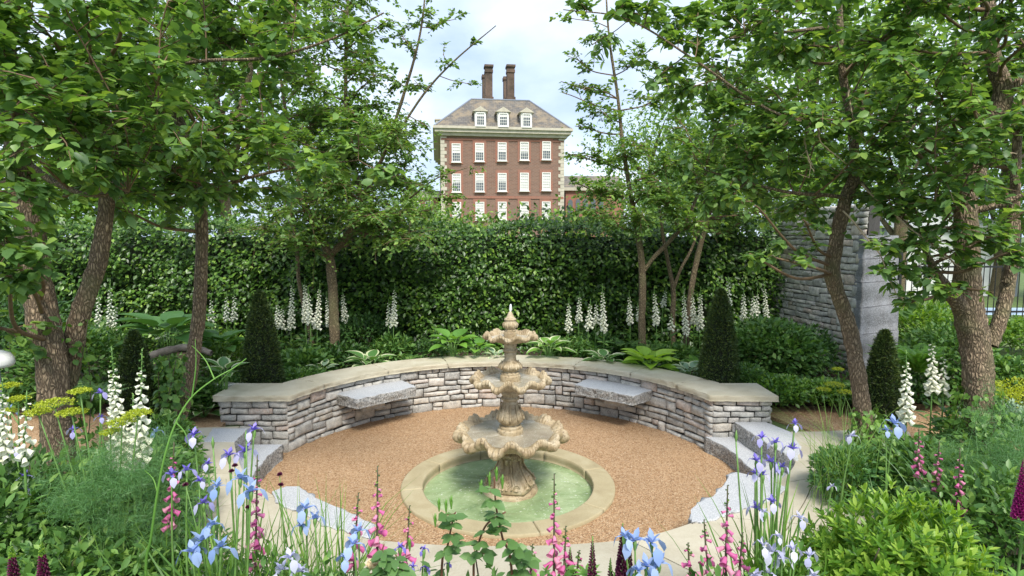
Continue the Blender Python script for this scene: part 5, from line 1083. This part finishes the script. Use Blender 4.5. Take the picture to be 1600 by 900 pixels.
lupin('dark purple lupin with lime tip at the bottom left corner, left of two', 17, 846, 905, 2.15, 13, tip=.45, palm=14); lupin('dark purple lupin with lime tip at the bottom left, right of two', 64, 842, 910, 2.1, 15, tip=.4, palm=16)
lupin('slim dark maroon lupin with a yellow tip in the middle foreground', 926, 838, 905, 2.05, 12, tip=.12, palm=4); lupin('shortest dark lupin, only its green tip above the bottom edge', 954, 872, 915, 2.05, 9, tip=.5, palm=4)
lupin('tallest maroon lupin touching the light blue irises', 973, 818, 905, 2.0, 17, tip=.02, palm=4); lupin('second maroon lupin hidden behind the light blue irises', 984, 840, 905, 2.05, 11, tip=.02, palm=3); lupin('dark lupin half hidden by the pink foxglove before the pool', 891, 855, 905, 2.15, 12, tip=.05, palm=3)
lupin('magenta lupin cut off by the right edge of the photo', 1600, 715, 812, 2.3, 17, 'magenta', tip=.02, palm=8)

# hostas, ferns
hosta('broad green hosta by the hedge left of the fountain', 708, 528, 7.75, 12, .21, 'hosta', 'hosta'); hosta('smaller green hosta just left of the fountain top', 745, 535, 7.8, 9, .17, 'hosta', 'hosta')
hosta('variegated hosta with white edges right of the fountain top', 858, 535, 7.75, 12, .2, 'hosta', 'cream'); hosta('small white edged hosta peeping out behind the fountain top bowl', 776, 545, 7.75, 8, .13, 'silver', 'cream')
hosta('variegated hosta above the right bench, cream edged', 945, 555, 7.55, 13, .18, 'hostad', 'cream'); hosta('golden green hosta on the coping right of the cream edged one', 1015, 560, 7.3, 16, .24, 'hostay', 'hostay')
hosta('white edged hosta left of the right yew cone', 1078, 570, 7.0, 12, .15, 'silver', 'cream'); hosta('cream edged hosta above the left bench', 577, 560, 7.55, 14, .2, 'hostad', 'cream'); hosta('blue green hosta beside the cream edged one above the left bench', 503, 565, 7.2, 8, .13, 'silver', 'cream')
hosta('large ribbed green hosta in shade between the left trunks', 262, 520, 6.6, 18, .34, 'hostad', 'hostad'); hosta('another large ribbed hosta right behind the slender left trunk', 345, 530, 6.9, 12, .22, 'hostad', 'hostad')
hosta('tall stalked white edged hosta over the left wall end', 350, 570, 5.95, 8, .15, 'hostad', 'cream', tilt=1.2); hosta('low white edged hosta beside the left wall end', 318, 632, 5.9, 14, .15, 'hostad', 'cream'); hosta('silvery grey round leaved hosta by the right path', 1238, 638, 6.3, 10, .14, 'silver', 'silver', W=.85)
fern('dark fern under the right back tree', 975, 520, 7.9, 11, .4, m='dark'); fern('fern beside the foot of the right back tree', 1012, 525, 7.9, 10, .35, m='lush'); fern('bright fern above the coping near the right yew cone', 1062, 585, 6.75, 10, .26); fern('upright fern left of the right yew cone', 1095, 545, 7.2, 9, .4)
fern('bright tall fern beside the block pier at right', 1408, 520, 6.3, 12, .6); fern('yellow green fern behind the white foxgloves at right', 1440, 520, 6.0, 12, .5); fern('fern in shade right of the thick left trunk', 140, 580, 4.9, 12, .45, m='lush'); fern('fern hanging over the coping left of the fountain', 640, 545, 7.8, 9, .3, m='lush')

# shrubs and leafy clumps
sh = [('loose bright shrub on the lawn edge right of the block pier', 1448, 468, 8.6, .7, 3500, 'far', .08), ('bright shrub beyond the forked trunk, before the railings', 1592, 500, 9.2, .7, 3500, 'far', .08), ('leafy clump behind the left wall, right of the large yew cone', 470, 540, 7.2, .42, 2600, 'lush', .07), ('deep green perennial clump around the left back trunk', 530, 530, 7.8, .5, 2600, 'dark', .06), ('grey green leafy clump spilling onto the left coping', 470, 578, 6.75, .3, 1500, 'lush', .06),
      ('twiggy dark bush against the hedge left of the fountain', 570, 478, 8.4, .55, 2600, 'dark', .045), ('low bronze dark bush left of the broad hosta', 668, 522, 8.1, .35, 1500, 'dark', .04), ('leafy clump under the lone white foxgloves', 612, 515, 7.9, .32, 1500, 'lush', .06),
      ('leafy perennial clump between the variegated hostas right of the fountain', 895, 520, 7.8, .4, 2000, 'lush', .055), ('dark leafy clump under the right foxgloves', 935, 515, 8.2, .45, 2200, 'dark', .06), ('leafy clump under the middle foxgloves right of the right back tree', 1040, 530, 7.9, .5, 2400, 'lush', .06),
      ('large fresh green shrub right of the right yew cone', 1205, 498, 7.3, .62, 6500, 'lush', .075), ('loose dark shrub at the foot of the tall stone wall', 1262, 500, 7.3, .42, 2600, 'dark', .05), ('small shrub hugging the right side of the yew cone', 1165, 570, 6.6, .28, 1800, 'lush', .05),
      ('bed of geranium leaves beside the right wall end', 1215, 590, 6.4, .42, 3600, 'limeold', .055), ('geranium clump below the slim curving trunk', 1290, 600, 6.5, .45, 3400, 'lush', .055), ('low moss green edging plant at the right path', 1215, 640, 6.2, .16, 900, 'limeold', .02),
      ('green shrub behind the white foxgloves at right', 1480, 505, 6.6, .5, 4500, 'lush', .07), ('leafy shrub beyond the stout right trunk', 1585, 560, 6.2, .45, 3000, 'lush', .07), ('pale yellow flowering mound at the right edge', 1590, 592, 5.7, .3, 2400, 'umbel', .03), ('glaucous clump below the yellow mound at the right edge', 1575, 630, 5.3, .35, 2200, 'silver', .045),
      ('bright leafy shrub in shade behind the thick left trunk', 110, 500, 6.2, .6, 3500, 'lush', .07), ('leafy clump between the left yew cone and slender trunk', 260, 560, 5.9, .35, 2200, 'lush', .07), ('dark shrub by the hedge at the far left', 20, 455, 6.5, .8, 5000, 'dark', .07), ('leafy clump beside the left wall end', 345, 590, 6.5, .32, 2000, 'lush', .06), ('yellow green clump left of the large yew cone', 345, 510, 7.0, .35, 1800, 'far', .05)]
for lab, px, tp, Y, rx, n, m_, Lf in sh:
    if Y > 6.9 and n < 3000: tp += 9; n = int(n*.75); Lf *= 1.3; Y += .15
    mound('shrub' if 'shrub' in lab or 'bush' in lab else 'leafy_plant', lab, 'shrub' if 'shrub' in lab or 'bush' in lab else 'plant', px, tp, Y, rx, n, m_, Lf, LEAF if Lf > .05 else LEAF2, .5)
mound('glossy_shrub', 'domed glossy lime green shrub filling the lower right corner', 'shrub', 1405, 772, 2.32, .42, 11000, 'lime', .046, LEAF, .36, ry=.34, kind='rosette', up=.35, stems=14)
bpy.data.objects['glossy_shrub']
# front filling plants
fr = [('dense leafy perennials at the left edge below the white foxglove', 0, 720, 2.9, .5, 3500, 'lush', .07), ('feathery mixed greenery at the foot of the thick left trunk', 150, 770, 3.3, .5, 3800, 'fennel', .05), ('dark leaves under the lupins in the bottom left corner', 120, 835, 2.5, .42, 3000, 'lush', .06), ('green foliage clump under the near white foxgloves', 205, 700, 3.5, .42, 3000, 'lush', .065),
      ('foliage under the light blue irises at bottom left', 270, 830, 2.6, .32, 2000, 'lush', .045), ('low leaves under the left pink foxglove', 420, 862, 2.2, .24, 1200, 'lush', .045), ('low leaves at the bottom left of the rosebud', 520, 880, 2.1, .2, 900, 'lush', .04), ('leafy clump right of the curving right trunk', 1440, 690, 3.9, .42, 3500, 'lush', .06), ('dark foliage behind the glossy shrub', 1560, 740, 3.0, .42, 3500, 'lush', .06),
      ('leaves under the pale irises at lower right', 1235, 868, 2.2, .2, 900, 'limeold', .045), ('fine green clump at the foot of the slim curving trunk', 1340, 700, 4.0, .3, 2400, 'fennel', .05), ('leafy plants between path and stout right trunk', 1570, 650, 4.6, .5, 3000, 'lush', .06), ('leafy climber base around the slender left trunk', 255, 650, 4.4, .25, 1700, 'lush', .06)]
for lab, px, tp, Y, rx, n, m_, Lf in fr: mound('leafy_plant', lab, 'plant', px, tp, Y, rx, n, m_, Lf, LEAF, .45)
# ornamental grasses
def grass_clump(label, px, tpy, Y, n, W=.006, m='grass', spread=.12, bend=(.2, .8)):
    top = A(px, tpy, Y); zg = gz(top.x, Y); root = thing('grass_clump', label, 'grass', (top.x, Y, zg)); mb = MB(); P = np.stack([top.x+rng.normal(0, spread, n), Y+rng.normal(0, spread*.6, n), np.full(n, zg)], -1); blades(mb, P, rdir(n), (top.z-zg)*rng.uniform(.6, 1.15, n), W, rng.uniform(*bend, n)); return tag(mb.build('blades', M[m], root), None)
grass_clump('tuft of long green grass in front of the white left boulder', 505, 770, 2.3, 70, .009, 'blade', .06); grass_clump('tall grassy leaves at the bottom left under the irises', 380, 800, 2.2, 110, .012, 'blade', .13, (.1, .6)); grass_clump('fine grass at the left of the light blue irises', 235, 800, 2.5, 150, .006, 'grass', .15)
grass_clump('wispy feather grass beside the right paving', 1325, 620, 3.9, 150, .004, 'grass', .1, (.2, .9)); grass_clump('grass blades over the right boulder edge', 1060, 845, 2.1, 12, .008, 'blade', .06); grass_clump('fine blue green grass right of the glossy shrub', 1570, 660, 3.2, 150, .005, 'fennel', .16); grass_clump('strappy leaves under the violet irises at lower right', 1210, 815, 2.3, 60, .012, 'blade', .08, (.1, .5))
# fennel with umbels, tall arching stalk
def umbel_plant(label, heads, Y, n_feather, base_px, fpx):
    b = A(base_px, 800, Y); zg = gz(b.x, Y); root = thing('fennel_plant', label, 'fennel', (b.x, Y, zg)); ms = MB(); mu = MB()
    for (px, py, r_) in heads:
        c = A(px, py, Y); tube(ms, spline([(b.x, Y, zg), ((b.x+c.x)/2+.01, Y, (zg+c.z)/2), (c.x, Y, c.z-r_*.5)], 10), np.linspace(.006, .003, 10), 6); P = []
        for k in range(26):
            a = k*2.399; q = math.sqrt(k/26)*r_; e_ = np.array((c.x+q*math.cos(a), Y+q*math.sin(a), c.z-q*q/r_*.25)); tube(ms, [(c.x, Y, c.z-r_*.5), e_], [.0012, .0008], 3, cap=False)
            P.append(e_+rng.normal(0, r_*.09, (26, 3))*np.array((1, 1, .5)))
        P = np.concatenate(P); scatter(mu, LEAF2, P, rng.normal(0, 1, (len(P), 3)), rng.normal(0, .5, (len(P), 3))+(0, 0, 1), .008, .007)
    ms.build('stems', M['stem'], root); mu.build('flower_heads', M['umbel'], root)
    if n_feather:
        mb = MB(); c = A(fpx[0], fpx[1], Y); ks = 60; cc = np.array(c)+rng.normal(0, 1, (ks, 3))*np.array((fpx[2], .12, fpx[2])); P = cc[rng.integers(0, ks, n_feather)]+rng.normal(0, .035, (n_feather, 3)); scatter(mb, NEEDLE, P, rng.normal(0, 1, (n_feather, 3))+(0, 0, .3), rng.normal(0, 1, (n_feather, 3)), rng.uniform(.02, .05, n_feather), .0018); mb.build('feathery_leaves', M['fennel'], root)
umbel_plant('feathery dill with yellow green umbels in front of the thick left trunk', [(85, 625, .075), (112, 640, .06), (60, 640, .055), (190, 655, .06), (215, 642, .055), (172, 672, .04), (125, 608, .045)], 2.6, 16000, 160, (200, 760, .13))
umbel_plant('small yellow umbels behind the foxglove at the left edge', [(12, 600, .05), (28, 620, .05), (10, 640, .05)], 3.0, 0, 20, None)
umbel_plant('yellow green spurge heads by the slim curving trunk', [(1305, 598, .10), (1322, 610, .08), (1288, 606, .07), (1310, 575, .06)], 5.9, 0, 1305, None)
umbel_plant('fennel foliage at the right behind the glossy shrub', [], 3.3, 14000, 1560, (1560, 720, .16))
st = thing('fennel_stalk', 'long pale green stalk arching from the bottom left bed over the left wall end', 'stalk', tuple(A(232, 880, 2.2)))
mb = MB(); P_ = [A(x, y, Y) for x, y, Y in [(228, 900, 2.2), (236, 840, 2.2), (246, 770, 2.22), (258, 710, 2.25), (275, 660, 2.3), (300, 620, 2.35), (335, 592, 2.4), (365, 575, 2.45), (385, 560, 2.5)]]; P_ = [Vector((P_[0].x, 2.2, ZB))]+P_; tube(mb, spline(P_, 50), np.linspace(.006, .002, 50), 8)
for (a, b, Ya, c, d, Yc) in ((246, 770, 2.22, 226, 735, 2.25), (275, 660, 2.3, 296, 700, 2.25), (335, 592, 2.4, 300, 540, 2.45), (365, 575, 2.45, 340, 600, 2.5), (300, 620, 2.35, 305, 530, 2.4)): tube(mb, spline([A(a, b, Ya), (A(a, b, Ya)+A(c, d, Yc))/2+Vector((.01, 0, .01)), A(c, d, Yc)], 8), np.linspace(.0035, .001, 8), 5)
mb.build('stalk', M['hosta'], st)
# rose bush
def rose(label, Y, stems, buds, bloom=None):
    b0 = A(stems[0][0][0], 900, Y); root = thing('rose_bush', label, 'rose', (b0.x, Y, ZB+.01)); ms = MB(); ml = MB(); PP, DD, LL = [], [], []
    for s in stems:
        p = [A(x, y, Y+dy) for x, y, dy in s]; p = [Vector((p[0].x+.01, Y, ZB))]+p; C_ = spline(p, 30); tube(ms, C_, np.linspace(.006, .0028, 30), 6)
        for k in range(11, 27, 3):
            c = C_[k]; a = k*2.1+rng.uniform(0, 1); d = np.array((math.cos(a), math.sin(a)*.7-.15, .35)); ln = .075; e_ = c+d*ln; tube(ms, [c, e_], [.0016, .001], 4, cap=False); s_ = nrm(np.cross(d, (0, 0, 1.)))
            for q, sd2, L_ in ((1.0, 0, .062), (.7, 1, .05), (.7, -1, .05), (.35, 1, .04), (.35, -1, .04)):
                PP.append(c+d*ln*q); DD.append(d*(1 if sd2 == 0 else .45)+s_*sd2*.9+rng.normal(0, .15, 3)+(0, 0, -.25)); LL.append(L_*rng.uniform(.85, 1.2))
    LL = np.array(LL); scatter(ml, leafT(.18, .18, .5), PP, DD, np.tile((0, -.35, 1.), (len(PP), 1))+rng.normal(0, .35, (len(PP), 3)), LL, LL*.62)
    ms.build('stems', M['stemr'], root); ml.build('leaves', M['rose'], root)
    for (x, y, dy) in buds:
        p = np.array(A(x, y, Y+dy)); mb = MB(); tube(mb, [p+(0, 0, -.028), p+(0, 0, -.012), p, p+(0, 0, .012), p+(0, 0, .026)], [.002, .0045, .006, .004, .001], 8)
        a = np.arange(5)*1.257; scatter(mb, NEEDLE, np.tile(p+(0, 0, -.008), (5, 1)), np.stack([np.cos(a)*.5, np.sin(a)*.5, 1+0*a], -1), np.stack([np.cos(a), np.sin(a), 0*a], -1), .034, .006); mb.build('bud', M['hosta'], root)
    if bloom:
        x, y, dy, sz = bloom; c = np.array(A(x, y, Y+dy)); mb = MB()
        for ring, (n_, el, L_) in enumerate(((6, .35, 1), (6, .9, .95), (5, 1.8, .85), (4, 4, .75))):
            a = np.arange(n_)*2*np.pi/n_+ring*.5; scatter(mb, leafT(.55, -.35, .62), np.tile(c+(0, 0, -.01+.002*ring), (n_, 1)), np.stack([np.cos(a), np.sin(a), el+0*a], -1), np.stack([-np.cos(a)*el, -np.sin(a)*el, 1+0*a], -1), sz*L_, sz*L_*1.1)
        mb.build('bloom', M['rosebud'], root)
rose('rose bush with large green leaves and buds in front of the fountain pool', 2.0, [[(800, 900, 0), (785, 840, 0), (775, 790, 0), (772, 745, 0)], [(740, 900, .05), (745, 860, .03), (760, 820, 0), (790, 800, -.02)], [(690, 900, .05), (700, 850, .05), (708, 810, .05), (712, 800, .05)], [(810, 905, .05), (815, 870, .05), (790, 845, .03)]], [(765, 748, 0), (776, 740, 0), (752, 760, 0), (785, 752, 0), (686, 788, .05), (697, 790, .05), (705, 784, .05), (680, 812, .05)])
rose('small rose with one pale cream pink bloom at the bottom', 1.98, [[(585, 930, 0), (592, 880, 0), (600, 850, 0)], [(620, 930, 0), (628, 890, 0), (615, 860, .03)], [(560, 940, 0), (585, 905, -.02), (582, 890, -.02)]], [(640, 850, 0)], (582, 885, -.03, .036))
# dark scabious-like buttons over the gravel
def buttons(label, Y, heads, bpx):
    b = A(bpx, 850, Y); root = thing('dark_flower', label, 'flower', (b.x, Y, ZB)); ms = MB()
    for x, y in heads: p = A(x, y, Y); tube(ms, spline([(b.x, Y, ZB), ((b.x+p.x)/2, Y, (ZB+p.z)/2), p], 8), np.linspace(.003, .0018, 8), 5)
    ms.build('stems', M['stem'], root)
    for x, y in heads:
        p = np.array(A(x, y, Y)); mb = MB(); v = nrm(rng.normal(0, 1, (60, 3))); v[:, 2] = np.abs(v[:, 2]); scatter(mb, LEAF2, np.tile(p, (60, 1)), v, rng.normal(0, 1, (60, 3)), .013, .008); mb.build('flower_head', M['lupin'], root)
buttons('dark button flowers on a thin stem over the left gravel', 2.25, [(437, 742), (439, 758)], 450); buttons('dark button flowers among the light blue irises at left', 2.2, [(362, 737), (367, 728), (388, 793), (290, 758)], 365)
# ivy round the trunks
def ivy(label, px, y0, y1, Y, wpx, n, m='ivy'):
    t0, t1 = A(px, y0, Y), A(px, y1, Y); zt = t0.z; zb = min(t1.z, ZB+.05); root = thing('climbing_ivy', label, 'ivy', (t1.x, Y, ZB)); r_ = wpx/2/F*Y; q = rng.uniform(0, 1, n)**1.3; a = rng.uniform(0, 6.283, n); z = zb+(zt-zb)*q; cx = np.interp(z, [t1.z, t0.z], [t1.x, t0.x]); rr = r_*(1.05-.25*q)+np.abs(rng.normal(0, .04, n))*(1.3-q)
    mb = MB(); P = np.stack([cx+rr*np.cos(a), Y+rr*np.sin(a), z], -1); L = rng.uniform(.03, .07, n); scatter(mb, LEAF, P, np.stack([np.cos(a)*.6, np.sin(a)*.6, -.5+0*a], -1)+rng.normal(0, .4, (n, 3)), np.stack([np.cos(a), np.sin(a), .7+0*a], -1), L, L*.9); mb.build('leaves', M[m], root)
    mb = MB()
    for k in range(4): a0 = k*1.6; tube(mb, [(np.interp(z_, [zb, zt], [t1.x, t0.x])+r_*1.05*math.cos(a0+z_*2), Y+r_*1.05*math.sin(a0+z_*2), z_) for z_ in np.linspace(zb, zt, 14)], .004, 4)
    mb.build('vine_stems', M['stemd'], root)
ivy('ivy climbing the foot of the slim curving right trunk', 1358, 640, 740, 5.0, 46, 520); ivy('ivy climbing the foot of the stout right trunk', 1530, 610, 760, 4.6, 66, 800); ivy('climber twining up the foot of the slender left trunk', 268, 560, 745, 4.7, 34, 450, 'lush'); ivy('sparse climber on the second stem of the thick left trunk', 112, 500, 720, 4.0, 44, 260, 'ivy')
# ground cover below everything
n = 30000; X = rng.uniform(-8, 8.5, n); Yy = rng.uniform(1.2, 9.2, n); rr = np.hypot(X-CX, Yy-CY)
back = (Yy > 6.15) & (rr > 2.72) | ((Yy > 6.2) & (np.abs(X) > 2.75)); front = (Yy < 4.9) & (rr > 3.4) & (np.abs(X) > 2.6+.0*X) | ((Yy < 2.15)) | ((Yy < 3.2) & (rr > 3.0) & (np.abs(X) > 1.2)); ok = (back | front) & (X < 7)
X, Yy = X[ok], Yy[ok]; zz = np.array([gz(a, b) for a, b in zip(X, Yy)])+np.abs(rng.normal(0, .07, len(X))); n = len(X)
mb = MB(); L = rng.uniform(.03, .075, n); scatter(mb, LEAF2, np.stack([X, Yy, zz], -1), rng.normal(0, 1, (n, 3))+(0, 0, .5), rng.normal(0, .5, (n, 3))+(0, 0, 1), L, L*.6)
tag(mb.build('ground_cover', M['lush']), 'low mixed green leaves covering the soil of the beds', 'ground cover', kind='stuff')
# fallen log and stones in the left shade
mb = MB(); bark_tube(mb, [A(225, 562, 6.0), A(262, 548, 6.1), A(300, 543, 6.2), A(330, 552, 6.2)], [.045, .04, .035, .03], 3, 16, .03, .3); tag(mb.build('fallen_log', M['log']), 'weathered pale log lying in the shade left of the wall', 'log')
for k, (px, py, s_, lab) in enumerate(((345, 545, .10, 'grey rock beside the weathered log, left of the large yew cone'), (375, 552, .08, 'smaller grey rock touching the large left yew cone'))):
    c = A(px, py, 6.3); c.z = ZK+.1; mb = MB(); rough_block(mb, [(c.x+s_*1.4*math.cos(a), c.y+s_*math.sin(a)) for a in np.linspace(0, 2*math.pi, 10)[:-1]], ZK-.1, c.z+.05, .03, step=.04, layers=5, top=0, side=0, seed=k, inset=.03); tag(mb.build('garden_rock', M['stone']), lab, 'rock')
# white domed thing at the left edge
c = A(-6, 568, 3.6); r_ = thing('dome_light', 'smooth white dome topped object at the left edge of the photo', 'garden light', (c.x, c.y, ZB))
mb = MB(); lathe(mb, [(.001, .085), (.04, .08), (.075, .062), (.092, .03), (.095, .0), (.085, -.02), (.03, -.028), (.001, -.028)], tuple(c), 40); mb.build('dome', M['dome'], r_)
mb = MB(); tube(mb, [(c.x, c.y, ZB), (c.x, c.y, c.z-.02)], .018, 12); mb.build('post', M['lead'], r_)
# edging mounds where the beds meet the side paths
for k, (x, y, r_, m_, lab) in enumerate([(2.95, 6.24, .26, 'lush', 'leafy edging clump nearest the right wall end'), (3.45, 6.28, .28, 'limeold', 'fresh green edging clump between right wall end and curving trunk'), (3.95, 6.26, .26, 'lush', 'edging clump on the path behind the curving trunk'), (4.5, 6.31, .3, 'dark', 'dark edging clump beyond the right yew'), (5.1, 6.36, .34, 'lush', 'edging clump behind the near right foxgloves'), (5.8, 6.46, .38, 'limeold', 'edging clump by the path behind the stout trunk'), (6.6, 6.56, .4, 'lush', 'edging clump at far right of the path'),
      (-3.3, 6.16, .28, 'lush', 'leafy edging clump nearest the left wall end'), (-3.85, 6.21, .3, 'lush', 'edging clump right of the half hidden left yew'), (-4.5, 6.21, .32, 'dark', 'dark edging clump left of the half hidden left yew'), (-5.2, 6.21, .36, 'lush', 'edging clump behind the leaning second left stem'), (-6.0, 6.26, .4, 'dark', 'dark edging clump at far left of the path')]):
    t_ = Vector((x, y, 0)); yy = y; zt = ZK+.16
    a_ = 800+F*x/(yy*math.cos(PITCH)+(HC-zt)*math.sin(PITCH)); el_ = math.atan((HC-zt)/yy); py_ = 450+F*math.tan(el_-PITCH)
    mound('leafy_plant', lab, 'plant', a_, py_, yy, r_, 1500, m_, .055, LEAF, .6)
# low leaves along the near edge of the bed
for px, tp, n, m_, lab in ((655, 880, 500, 'rose', 'low rose leaves under the deep violet columbine'), (760, 884, 600, 'rose', 'low rose leaves at the foot of the central rose bush'), (868, 884, 450, 'lush', 'low foliage at the foot of the foxglove before the pool'), (1105, 884, 500, 'lush', 'low foliage at the foot of the pink foxgloves over the paving'), (500, 872, 600, 'lush', 'low foliage between the lilac and light blue irises'), (1165, 880, 450, 'limeold', 'low foliage beside the pale lilac irises')):
    mound('leafy_plant', lab, 'plant', px, tp, 1.98, .13, n, m_, .045, LEAF, .5)
grass_clump('fine grass blades among the pink foxglove and light blue irises', 450, 790, 2.2, 60, .006, 'grass', .08, (.1, .6))
iris('pair of violet irises just left of the light blue clump', 2.3, [(268, 742, 0, .9), (292, 735, .03, .8), (312, 752, 0, .7)], 'violet', None, 16, .5, size=.08)
